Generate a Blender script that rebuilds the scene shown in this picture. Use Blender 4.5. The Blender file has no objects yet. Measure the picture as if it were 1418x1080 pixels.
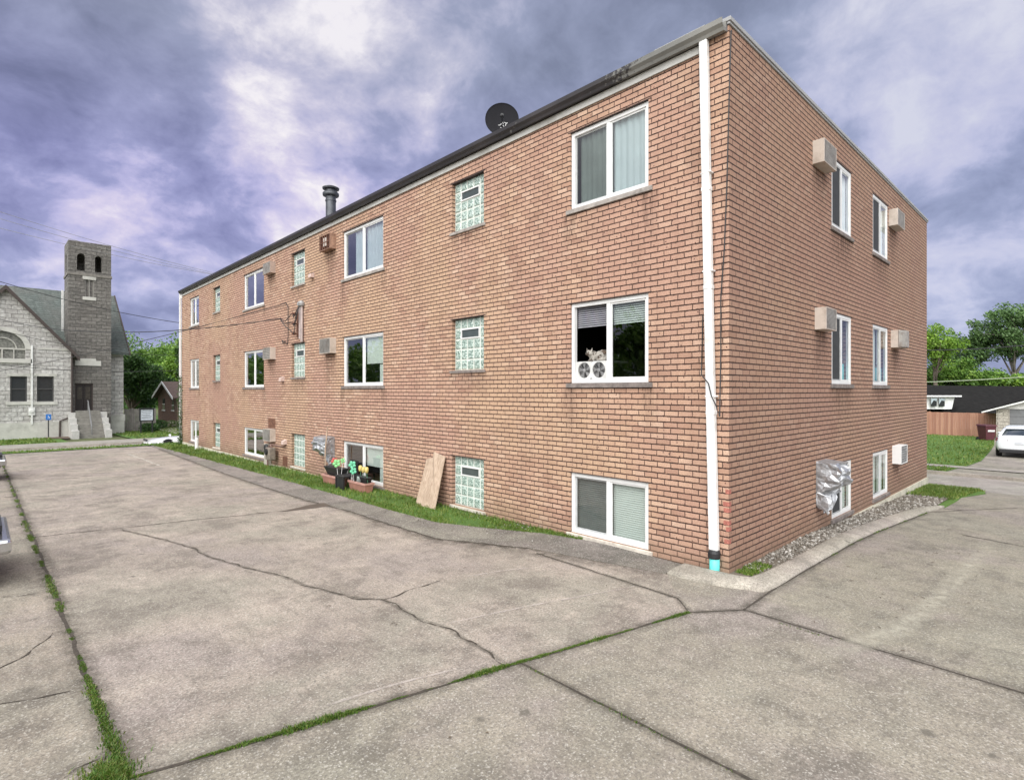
import bpy, bmesh, math, random
from mathutils import Vector, Matrix, noise as mnoise
rnd = random.Random(7)
S = bpy.context.scene
COL = S.collection

# ---------------------------------------------------------------- camera model
F, CX, CY = 770.2, 709.0, 541.0
CAM = (-7.005, -3.265, 2.388)
def ray(x, y):
    r = (x-CX)/F
    return (.6909+.723*r, .723-.6909*r, -(y-CY)/F)
def at(x, y, ax, v):
    d = ray(x, y); t = (v-CAM[ax])/d[ax]
    return tuple(CAM[i]+t*d[i] for i in range(3))

# ---------------------------------------------------------------- terrain
GL = [(-900, 0), (8, 0), (27, -.2), (29.5, -.3), (31, -.9), (50, -1.4), (56, -1.5), (900, -2)]
GR = [(-900, 0), (3, 0), (12.3, -.3), (13.2, -.48), (18, -.6), (22, -.68), (47, -1.05), (900, -2)]
def lerp(tab, v):
    for (a, b), (c, d) in zip(tab, tab[1:]):
        if v <= c: return b+(d-b)*(v-a)/(c-a)
    return tab[-1][1]
def g(x, y): return min(lerp(GL, y), lerp(GR, x))
def ground_at(px, py):
    z = 0
    for _ in range(12):
        p = at(px, py, 2, z); z = g(p[0], p[1])
    return at(px, py, 2, z)

# ---------------------------------------------------------------- mesh builder
class MB:
    def __init__(s): s.v = []; s.f = []; s.uv = None; s.mi = []; s.cm = 0
    def face(s, pts):
        n = len(s.v); s.v += [tuple(p) for p in pts]; s.f.append(tuple(range(n, n+len(pts)))); s.mi.append(s.cm)
    def addf(s, base, f): s.f.append(tuple(base+i for i in f)); s.mi.append(s.cm)
    def hexa(s, p):   # p: 8 pts, bottom 4 ccw, top 4 ccw
        b = len(s.v); s.v += [tuple(q) for q in p]
        for f in ((3,2,1,0),(4,5,6,7),(0,1,5,4),(1,2,6,5),(2,3,7,6),(3,0,4,7)): s.addf(b, f)
    def box(s, x0, x1, y0, y1, z0, z1):
        s.hexa([(x0,y0,z0),(x1,y0,z0),(x1,y1,z0),(x0,y1,z0),(x0,y0,z1),(x1,y0,z1),(x1,y1,z1),(x0,y1,z1)])
    def boxp(s, P, a0, a1, z0, z1, o0, o1):
        s.hexa([P(a0,z0,o0),P(a1,z0,o0),P(a1,z0,o1),P(a0,z0,o1),P(a0,z1,o0),P(a1,z1,o0),P(a1,z1,o1),P(a0,z1,o1)])
    def tube(s, pts, r, n=8, caps=True):
        pts = [Vector(p) for p in pts]; rs = r if isinstance(r, (list, tuple)) else [r]*len(pts)
        b = len(s.v); prev = None
        for i, p in enumerate(pts):
            d = (pts[min(i+1, len(pts)-1)]-pts[max(i-1, 0)]).normalized()
            if prev is None: a = d.orthogonal().normalized()
            else:
                a = prev-d*prev.dot(d)
                a = a.normalized() if a.length > 1e-5 else d.orthogonal().normalized()
            prev = a; c = d.cross(a)
            for k in range(n):
                t = 2*math.pi*k/n
                s.v.append(tuple(p+(a*math.cos(t)+c*math.sin(t))*rs[i]))
        for i in range(len(pts)-1):
            for k in range(n):
                s.addf(b, (i*n+k, i*n+(k+1)%n, (i+1)*n+(k+1)%n, (i+1)*n+k))
        if caps:
            s.addf(b, tuple(range(n))[::-1]); s.addf(b, tuple((len(pts)-1)*n+k for k in range(n)))
    def lathe(s, prof, origin=(0,0,0), axis=(0,0,1), n=24):
        A = Vector(axis).normalized(); U = A.orthogonal().normalized(); W = A.cross(U); O = Vector(origin); b = len(s.v)
        for (r, h) in prof:
            for k in range(n):
                t = 2*math.pi*k/n; s.v.append(tuple(O+A*h+(U*math.cos(t)+W*math.sin(t))*r))
        for i in range(len(prof)-1):
            for k in range(n):
                s.addf(b, (i*n+k, i*n+(k+1)%n, (i+1)*n+(k+1)%n, (i+1)*n+k))
        if prof[0][0] > 1e-4: s.addf(b, tuple(range(n))[::-1])
        if prof[-1][0] > 1e-4: s.addf(b, tuple((len(prof)-1)*n+k for k in range(n)))
    def prism(s, poly, d):    # poly: 3d pts, d: offset vector
        n = len(poly); b = len(s.v); d = Vector(d)
        s.v += [tuple(p) for p in poly]+[tuple(Vector(p)+d) for p in poly]
        s.addf(b, tuple(range(n))); s.addf(b, tuple(range(2*n-1, n-1, -1)))
        for i in range(n): s.addf(b, (i, (i+1) % n, n+(i+1) % n, n+i))
    def loft(s, rings, closed=True, caps=False):
        b = len(s.v); n = len(rings[0])
        for r in rings: s.v += [tuple(p) for p in r]
        for i in range(len(rings)-1):
            for k in range(n if closed else n-1):
                s.addf(b, (i*n+k, i*n+(k+1) % n, (i+1)*n+(k+1) % n, (i+1)*n+k))
        if caps:
            s.addf(b, tuple(range(n))[::-1]); s.addf(b, tuple((len(rings)-1)*n+k for k in range(n)))
    def ell(s, c, r, rot=None, n=12, m=8):
        b = len(s.v); c = Vector(c)
        for i in range(m+1):
            p = math.pi*i/m
            for k in range(n):
                t = 2*math.pi*k/n
                q = Vector((r[0]*math.sin(p)*math.cos(t), r[1]*math.sin(p)*math.sin(t), r[2]*math.cos(p)))
                if rot: q = rot @ q
                s.v.append(tuple(c+q))
        for i in range(m):
            for k in range(n): s.addf(b, (i*n+k, (i+1)*n+k, (i+1)*n+(k+1) % n, i*n+(k+1) % n))
    def build(s, name, mat, parent=None, origin=None, smooth=False, bevel=0, fix=True, uvf=None):
        o0 = Vector(WLOC[parent.name]) if parent else Vector(origin or (0,0,0))
        me = bpy.data.meshes.new(name)
        me.from_pydata([tuple(Vector(v)-o0) for v in s.v], [], s.f)
        mats = mat if isinstance(mat, (list, tuple)) else [mat]
        for m in mats: me.materials.append(m)
        if len(mats) > 1: me.polygons.foreach_set('material_index', s.mi)
        if uvf:
            uv = me.uv_layers.new(name='UVMap')
            for p in me.polygons:
                for li in p.loop_indices:
                    v = Vector(me.vertices[me.loops[li].vertex_index].co)+o0
                    uv.data[li].uv = uvf(v, p.normal)
        if fix:
            bm = bmesh.new(); bm.from_mesh(me)
            bmesh.ops.remove_doubles(bm, verts=bm.verts, dist=1e-5) if fix != 'keep' else None
            bmesh.ops.recalc_face_normals(bm, faces=bm.faces); bm.to_mesh(me); bm.free()
        if smooth:
            for p in me.polygons: p.use_smooth = True
        o = bpy.data.objects.new(name, me); COL.objects.link(o)
        if parent: o.parent = parent; WLOC[o.name] = tuple(o0)
        else: o.location = o0; WLOC[o.name] = tuple(o0)
        if bevel:
            b = o.modifiers.new('b', 'BEVEL'); b.width = bevel; b.segments = 2; b.limit_method = 'ANGLE'
        return o
WLOC = {}
def thing(name, label, cat, loc=(0,0,0), group=None):
    o = bpy.data.objects.new(name, None); COL.objects.link(o); o.location = loc; o.empty_display_size = .1
    WLOC[o.name] = tuple(loc); o['label'] = label; o['category'] = cat
    if group: o['group'] = group
    return o
def tag(o, label, cat, group=None):
    o['label'] = label; o['category'] = cat
    if group: o['group'] = group
    return o
def struct(o): o['kind'] = 'structure'; return o
def stuff(o, label=None, cat=None):
    o['kind'] = 'stuff'
    if label: tag(o, label, cat)
    return o
KIDS = {}
def copy_tree(src, loc, label, rotz=0, scale=1, group=None):
    r = src.copy(); COL.objects.link(r); r.location = loc; r.rotation_euler = (0,0,rotz); r.scale = (scale,)*3
    r['label'] = label
    if group: r['group'] = group
    WLOC[r.name] = tuple(loc)
    def rec(a, b):
        for ch in [c for c in bpy.data.objects if c.parent == a]:
            d = ch.copy(); COL.objects.link(d); d.parent = b; rec(ch, d)
    rec(src, r)
    return r

# ---------------------------------------------------------------- materials
class NT:
    def __init__(s, name):
        s.m = bpy.data.materials.new(name); s.m.use_nodes = True; s.t = s.m.node_tree
        s.b = s.t.nodes['Principled BSDF']; s.out = s.t.nodes['Material Output']
    def n(s, typ, props=None, **inp):
        nd = s.t.nodes.new('ShaderNode'+typ)
        for k, v in (props or {}).items(): setattr(nd, k, v)
        for k, v in inp.items(): s.set(nd, k, v)
        return nd
    def set(s, nd, k, v):
        k2 = int(k[1:]) if k[0] == 'i' and k[1:].isdigit() else k.replace('_', ' ')
        sock = nd.inputs[k2]
        if hasattr(v, 'outputs'): v = v.outputs[0]
        if isinstance(v, bpy.types.NodeSocket): s.t.links.new(v, sock)
        else:
            if isinstance(v, tuple) and len(v) == 3 and sock.type == 'RGBA': v = (*v, 1)
            sock.default_value = v
    def math(s, op, a, b=0.0, c=None, clamp=False):
        nd = s.n('Math', {'operation': op, 'use_clamp': clamp}, i0=a, i1=b)
        if c is not None: s.set(nd, 'i2', c)
        return nd.outputs[0]
    def mix(s, fac, a, b, blend='MIX'):
        nd = s.n('Mix', {'data_type': 'RGBA', 'blend_type': blend})
        s.set(nd, 'i0', fac); s.set(nd, 'i6', a); s.set(nd, 'i7', b)
        return nd.outputs[2]
    def ramp(s, fac, stops):
        nd = s.n('ValToRGB', Fac=fac); e = nd.color_ramp.elements
        while len(e) < len(stops): e.new(.5)
        for el, (p, c) in zip(e, stops):
            el.position = p; el.color = (*c, 1) if isinstance(c, tuple) else (c, c, c, 1)
        return nd.outputs[0]
    def noise(s, vec, scale, detail=4, rough=.55, **k):
        nd = s.n('TexNoise', None, Scale=scale, Detail=detail, Roughness=rough)
        if vec is not None: s.set(nd, 'Vector', vec)
        for a, b in k.items(): s.set(nd, a, b)
        return nd.outputs[0]
    def pos(s): return s.n('NewGeometry').outputs['Position']
    def obj(s): return s.n('TexCoord').outputs['Object']
    def bump(s, h, strength=.3, dist=.01):
        nd = s.n('Bump', None, Height=h, Strength=strength, Distance=dist); s.set(s.b, 'Normal', nd)
    def base(s, c): s.set(s.b, 'Base Color', c)
    def p(s, **k):
        for a, b in k.items(): s.set(s.b, a, b)
        return s

def simple(name, col, rough=.6, metal=0., var=.15, scale=6, bump=0., bscale=40, dirt=None):
    t = NT(name); p = t.pos()
    n1 = t.noise(p, scale, 5)
    lo = tuple(c*(1-var) for c in col); hi = tuple(min(1, c*(1+var)) for c in col)
    c = t.ramp(n1, [(.3, lo), (.7, hi)])
    if dirt: c = t.mix(t.ramp(t.noise(p, scale*.6, 8, .7), [(.5, 0.), (.72, 1.)]), c, dirt)
    t.base(c); t.p(Roughness=rough, Metallic=metal)
    if bump: t.bump(t.noise(p, bscale, 4), bump)
    return t.m

def brick_mat(name, red=0.0, w=.213, h=.081):
    t = NT(name)
    uv = t.n('UVMap').outputs[0]; p = t.pos()
    dn = t.n('TexNoise', None, Vector=p, Scale=9.0, Detail=3.0)
    dv = t.n('VectorMath', {'operation': 'SUBTRACT'}, i0=dn.outputs['Color'], i1=(.5,.5,.5))
    dv2 = t.n('VectorMath', {'operation': 'SCALE'}, i0=dv.outputs[0], Scale=.010)
    uv2 = t.n('VectorMath', {'operation': 'ADD'}, i0=uv, i1=dv2.outputs[0]).outputs[0]
    sx = t.n('SeparateXYZ', None, Vector=uv2)
    rowf = t.math('DIVIDE', sx.outputs[1], h); row = t.math('FLOOR', rowf); fy = t.math('FRACT', rowf)
    off = t.math('MULTIPLY', t.math('MODULO', t.math('ABSOLUTE', row), 2.0), .5)
    rj = t.n('TexWhiteNoise', {'noise_dimensions': '1D'}, W=row).outputs[0]
    uf = t.math('ADD', t.math('ADD', t.math('DIVIDE', sx.outputs[0], w), off), t.math('MULTIPLY', rj, .12))
    colr = t.math('FLOOR', uf); fx = t.math('FRACT', uf)
    dx = t.math('MULTIPLY', t.math('MINIMUM', fx, t.math('SUBTRACT', 1.0, fx)), w)
    dy = t.math('MULTIPLY', t.math('MINIMUM', fy, t.math('SUBTRACT', 1.0, fy)), h)
    dx = t.math('ADD', dx, .0026)
    d = t.math('MINIMUM', dx, dy)
    d = t.math('ADD', d, t.math('MULTIPLY', t.math('SUBTRACT', t.noise(p, 26, 5, .65), .5), .016))
    m = t.n('MapRange', {'interpolation_type': 'SMOOTHSTEP'}, Value=d); t.set(m, 'From Min', .0066); t.set(m, 'From Max', .0112)
    mask = m.outputs[0]
    cv = t.n('CombineXYZ', None, X=colr, Y=row)
    wn = t.n('TexWhiteNoise', {'noise_dimensions': '2D'}, Vector=cv.outputs[0])
    c = t.ramp(wn.outputs[0], [(0, (.33,.19,.13)), (.14, (.43,.26,.18)), (.5, (.49,.31,.215)), (.82, (.54,.355,.25)), (.94, (.60,.42,.31)), (1, (.40,.23,.16))])
    # broad tone drift of the brick batch: pinker and yellower bands
    big = t.noise(p, .35, 4, .6)
    c = t.mix(t.ramp(big, [(.40, .7), (.5, 0.)]), c, (.45,.265,.20))
    c = t.mix(t.ramp(big, [(.5, 0.), (.62, .7)]), c, (.51,.345,.22))
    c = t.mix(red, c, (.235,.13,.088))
    # fired face mottling and grime
    f = t.noise(p, 60, 5, .65)
    c = t.mix(t.ramp(f, [(.36, .6), (.55, 0.)]), c, (.30,.17,.12)); c = t.mix(t.ramp(f, [(.55, 0.), (.72, .5)]), c, (.70,.55,.43))
    pit = t.n('TexVoronoi', None, Vector=p, Scale=16.0); pr_ = t.n('SeparateXYZ', None, Vector=pit.outputs['Color'])
    c = t.mix(t.math('MULTIPLY', t.math('LESS_THAN', pit.outputs['Distance'], .16), t.math('LESS_THAN', pr_.outputs[0], .05)), c, (.10,.045,.035))
    st = t.n('Mapping', None, Vector=p); st.inputs['Scale'].default_value = (2.2, 2.2, .35)
    c = t.mix(t.ramp(t.noise(st.outputs[0], 1.4, 6, .65), [(.52, 0.), (.72, .5)]), c, (.31,.185,.13))
    g2 = t.noise(p, 1.7, 8, .7)
    c = t.mix(t.ramp(g2, [(.50, 0.), (.75, .42)]), c, (.29,.185,.14))
    mc = t.ramp(t.noise(p, 3, 4), [(.3, (.020,.009,.007)), (.7, (.065,.031,.023))])
    # shadow of the raked joints is put into the mortar colour; paler in vertical joints
    vj = t.math('LESS_THAN', dx, dy)
    mc = t.mix(t.math('MULTIPLY', vj, .22), mc, (.27,.15,.105))
    c = t.mix(mask, mc, c)
    t.base(c); t.p(Roughness=.88)
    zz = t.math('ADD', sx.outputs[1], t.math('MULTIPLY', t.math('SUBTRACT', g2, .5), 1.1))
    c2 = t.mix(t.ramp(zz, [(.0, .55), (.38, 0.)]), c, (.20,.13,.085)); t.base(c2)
    hgt = t.math('ADD', mask, t.math('MULTIPLY', f, .35))
    t.bump(hgt, .9, .006)
    return t.m

def concrete_mat(name, a, b, dark, speck=1.0, sseed=0.0):
    t = NT(name); p0 = t.pos()
    p = t.n('VectorMath', {'operation': 'ADD'}, i0=p0, i1=(sseed, sseed*.7, 0)).outputs[0]
    n1 = t.noise(p, .55, 6, .62); n2 = t.noise(p, 3.2, 6, .65); n3 = t.noise(p, 55, 5, .75)
    c = t.ramp(n1, [(.36, a), (.64, b)])
    n0 = t.noise(p, .42, 5, .6)
    c = t.mix(t.ramp(n0, [(.40, .65), (.50, 0.)]), c, (.30,.25,.235)); c = t.mix(t.ramp(n0, [(.50, 0.), (.60, .6)]), c, (.265,.255,.20))
    n7 = t.noise(p, 1.1, 9, .75)
    c = t.mix(t.ramp(n7, [(.51, 0.), (.60, .7)]), c, dark); c = t.mix(t.ramp(n7, [(.36, .65), (.47, 0.)]), c, tuple(min(1, q*1.25) for q in b))
    c = t.mix(t.ramp(n2, [(.48, 0.), (.72, .6)]), c, dark)
    # broom/tyre streaks, stretched
    sc = t.n('Mapping', None, Vector=p); sc.inputs['Scale'].default_value = (6, 1.1, 1); sc.inputs['Rotation'].default_value = (0, 0, .35)
    n4 = t.noise(sc.outputs[0], 1.6, 6, .7)
    c = t.mix(t.ramp(n4, [(.5, 0.), (.72, .5)]), c, dark)
    # exposed aggregate
    vo = t.n('TexVoronoi', None, Vector=p, Scale=85.0)
    vr = t.n('SeparateXYZ', None, Vector=vo.outputs['Color'])
    c = t.mix(t.ramp(vr.outputs[0], [(.0, .62*speck), (.22, .0)]), c, (.13,.115,.10))
    c = t.mix(t.ramp(vr.outputs[1], [(.80, .0), (1., .5*speck)]), c, (.60,.57,.51))
    n5 = t.noise(p, 40, 8, .85); n6 = t.noise(p, 9, 6, .7)
    c = t.mix(t.ramp(n5, [(.38, .85), (.52, 0.)]), c, (.11,.10,.085)); c = t.mix(t.ramp(n5, [(.53, 0.), (.68, .45)]), c, (.56,.53,.48))
    c = t.mix(t.ramp(n6, [(.60, 0.), (.72, .5)]), c, (.16,.14,.12))
    c = t.mix(t.ramp(n3, [(.35, .28), (.6, 0.)]), c, (.16,.14,.12))
    # oil spots
    vo3 = t.n('TexVoronoi', None, Vector=p, Scale=.8)
    sp = t.math('ADD', vo3.outputs['Distance'], t.math('MULTIPLY', t.math('SUBTRACT', n2, .5), .35))
    c = t.mix(t.ramp(sp, [(.0, .7), (.045, 0.)]), c, (.085,.075,.062))
    vo4 = t.n('TexVoronoi', None, Vector=p, Scale=3.2); v4 = t.n('SeparateXYZ', None, Vector=vo4.outputs['Color'])
    sp4 = t.math('ADD', vo4.outputs['Distance'], t.math('MULTIPLY', t.math('SUBTRACT', n6, .5), .5))
    c = t.mix(t.math('MULTIPLY', t.ramp(sp4, [(.08, .75), (.16, 0.)]), t.math('LESS_THAN', v4.outputs[0], .16)), c, (.11,.098,.08))
    t.base(c); t.p(Roughness=.93)
    t.bump(t.math('ADD', n3, t.math('MULTIPLY', vo.outputs['Distance'], .8)), .35, .006)
    return t.m

def stoneblock_mat(name, a, b, w=.6, h=.3, mort=(.30,.28,.255)):
    t = NT(name); p = t.pos()
    sx = t.n('SeparateXYZ', None, Vector=p)
    cb = t.n('CombineXYZ', None, X=t.math('ADD', sx.outputs[0], sx.outputs[1]), Y=sx.outputs[2])
    br = t.n('TexBrick', None, Vector=cb.outputs[0], Scale=1.0)
    br.inputs['Brick Width'].default_value = w; br.inputs['Row Height'].default_value = h; br.inputs['Mortar Size'].default_value = .014
    br.inputs['Mortar Smooth'].default_value = .4
    t.set(br, 'Color1', a); t.set(br, 'Color2', b); t.set(br, 'Mortar', mort)
    n1 = t.noise(p, 5, 6, .65)
    c = t.mix(t.ramp(n1, [(.4, .6), (.62, 0.)]), br.outputs[0], tuple(x*.45 for x in a))
    n2 = t.noise(p, .5, 5)
    c = t.mix(t.ramp(n2, [(.45, 0.), (.7, .35)]), c, (.17,.15,.135))
    t.base(c); t.p(Roughness=.9)
    t.bump(t.math('ADD', t.math('MULTIPLY', br.outputs[1], -1.0), t.math('MULTIPLY', n1, 1.3)), 1.0, .06)
    return t.m

def leaf_mat(name, a, b, c3):
    t = NT(name)
    ri = t.n('NewGeometry').outputs['Random Per Island']
    c = t.ramp(ri, [(0, a), (.5, b), (1, c3)])
    n1 = t.noise(t.pos(), .8, 3)
    c = t.mix(t.ramp(n1, [(.35, .5), (.6, 0.)]), c, tuple(x*.6 for x in a))
    t.base(c); t.p(Roughness=.55)
    tr = t.n('BsdfTranslucent', None, Color=c)
    mx = t.n('MixShader', None, Fac=.25); t.t.links.new(t.b.outputs[0], mx.inputs[1]); t.t.links.new(tr.outputs[0], mx.inputs[2])
    t.t.links.new(mx.outputs[0], t.out.inputs[0])
    return t.m

def glass_mat(name, tint=(.90,.94,.92), refl=(1,1,1), k=2.6):
    t = NT(name)
    bf = t.n('NewGeometry').outputs['Backfacing']
    fr = t.n('Fresnel', None, IOR=t.math('ADD', 1.55, t.math('MULTIPLY', bf, 1/1.55-1.55)))
    wob = t.n('Bump', None, Height=t.noise(t.pos(), 2.2, 2), Strength=.05, Distance=.02)
    gl = t.n('BsdfGlossy', None, Color=refl, Roughness=.0, Normal=wob.outputs[0]); tp = t.n('BsdfTransparent', None, Color=tint)
    f = t.math('MULTIPLY', fr.outputs[0], k, clamp=True)
    mx = t.n('MixShader', None, Fac=f); t.t.links.new(tp.outputs[0], mx.inputs[1]); t.t.links.new(gl.outputs[0], mx.inputs[2])
    t.t.links.new(mx.outputs[0], t.out.inputs[0])
    return t.m

BRICK = brick_mat('tan_brick', 0.0)
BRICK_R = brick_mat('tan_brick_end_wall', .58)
WHITE = simple('white_vinyl', (.72,.72,.71), .45, var=.04)
PAINT = simple('weathered_white_paint', (.72,.72,.70), .6, var=.08, scale=3, dirt=(.45,.44,.41))
CREAM = simple('cream_foundation_paint', (.55,.52,.42), .85, var=.15, scale=3, bump=.3, dirt=(.24,.24,.18))
SILL = simple('dark_stone_sill', (.20,.17,.155), .85, var=.3, scale=12, bump=.3, dirt=(.09,.08,.075))
SILL_P = simple('pale_stone_sill', (.58,.53,.46), .85, var=.15, scale=9, bump=.3, dirt=(.30,.26,.22))
GLASS = glass_mat('window_glass'); GLASS_E = glass_mat('end_wall_glass', k=1.1)
SCREEN = simple('insect_screen', (.035,.037,.038), .7, var=.2)
DARKROOM = simple('dark_room', (.03,.032,.032), .9)
SHEER = simple('sheer_curtain', (.40,.46,.49), .9, var=.06, scale=2)
WSHEER = simple('white_curtain', (.80,.82,.84), .9, var=.04)
SHADE = simple('roller_shade', (.56,.61,.58), .9, var=.05, scale=2)
TURQ = simple('turquoise_cloth', (.10,.55,.58), .8, var=.1)
GREY = simple('grey_metal', (.34,.34,.34), .5, .3, var=.2, dirt=(.2,.18,.16))
BLACK = simple('black_plastic', (.018,.018,.02), .5, var=.2)
ACB = simple('beige_enamel', (.52,.45,.39), .5, var=.1, scale=4, dirt=(.33,.27,.22))
ACG = simple('grille_metal', (.40,.38,.35), .5, .2, var=.2, dirt=(.2,.15,.12))
ACRUST = simple('rusted_casing', (.33,.20,.14), .75, var=.3, scale=14, dirt=(.14,.06,.035))
RUSTD = simple('dark_rust', (.12,.05,.03), .8, var=.4, scale=20)
ROOF = simple('tar_roof', (.16,.16,.17), .9, var=.2)
COPING = simple('grey_coping', (.33,.33,.33), .7, .0, var=.06, scale=1.5)
TEAL = simple('turquoise_pipe', (.13,.66,.62), .4, var=.06)
WOOD = None
def wood_mat(name, a, b, sc=(30, 30, 2)):
    t = NT(name); p = t.obj()
    mp = t.n('Mapping', None, Vector=p); mp.inputs['Scale'].default_value = sc
    n1 = t.noise(mp.outputs[0], 1.0, 6, .7); n2 = t.noise(p, 3, 5)
    c = t.ramp(n1, [(.3, a), (.7, b)]); c = t.mix(t.ramp(n2, [(.5, 0.), (.75, .4)]), c, tuple(x*.6 for x in a))
    t.base(c); t.p(Roughness=.85); t.bump(n1, .4, .01); return t.m
PLY = wood_mat('weathered_plywood', (.30,.21,.145), (.55,.43,.33), (26, 26, 1.5))
CONC_M = concrete_mat('lot_concrete_pink', (0.295, 0.247, 0.209), (0.45, 0.383, 0.321), (0.122, 0.1, 0.082), 1.0, 0)
CONC_L = concrete_mat('lot_concrete_left', (0.251, 0.214, 0.172), (0.389, 0.33, 0.263), (0.101, 0.085, 0.067), 1.0, 13)
CONC_B = concrete_mat('lot_concrete_grey', (0.238, 0.211, 0.165), (0.356, 0.316, 0.25), (0.111, 0.097, 0.076), 1.15, 31)
CONC_R = concrete_mat('drive_concrete', (0.222, 0.199, 0.152), (0.33, 0.301, 0.227), (0.099, 0.089, 0.069), 1.0, 57)
CONC_C = concrete_mat('curb_concrete', (0.39, 0.352, 0.295), (0.546, 0.497, 0.419), (0.195, 0.176, 0.146), .7, 71)
CONC_A = concrete_mat('apron_concrete', (0.106, 0.094, 0.081), (0.184, 0.164, 0.144), (0.043, 0.038, 0.033), 1.2, 5)
CONC_S = concrete_mat('street_concrete', (0.313, 0.289, 0.25), (0.423, 0.396, 0.342), (0.202, 0.181, 0.159), .4, 9)
DIRT = simple('joint_dirt', (.055,.045,.035), .95, var=.4, scale=20)
def lawn_mat(name, a, b, c3):
    t = NT(name); p = t.pos()
    n1 = t.noise(p, .7, 6, .6); n2 = t.noise(p, 30, 4, .7)
    c = t.ramp(n1, [(.3, a), (.7, b)]); c = t.mix(t.ramp(n2, [(.35, .7), (.6, 0.)]), c, c3)
    t.base(c); t.p(Roughness=.9); t.bump(n2, .8, .05); return t.m
LAWN = lawn_mat('lawn_soil', (.07,.15,.02), (.13,.24,.035), (.03,.07,.012))
EARTH = lawn_mat('earth', (.09,.12,.035), (.13,.15,.055), (.06,.05,.03))
MULCH = simple('mulch', (.10,.07,.05), .95, var=.4, scale=25, bump=.5)
BLADE = leaf_mat('grass_blade', (.075,.14,.018), (.13,.23,.028), (.28,.29,.085))
WEED = leaf_mat('weed_blade', (.045,.115,.010), (.09,.185,.016), (.22,.22,.06))
STONE = None

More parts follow.
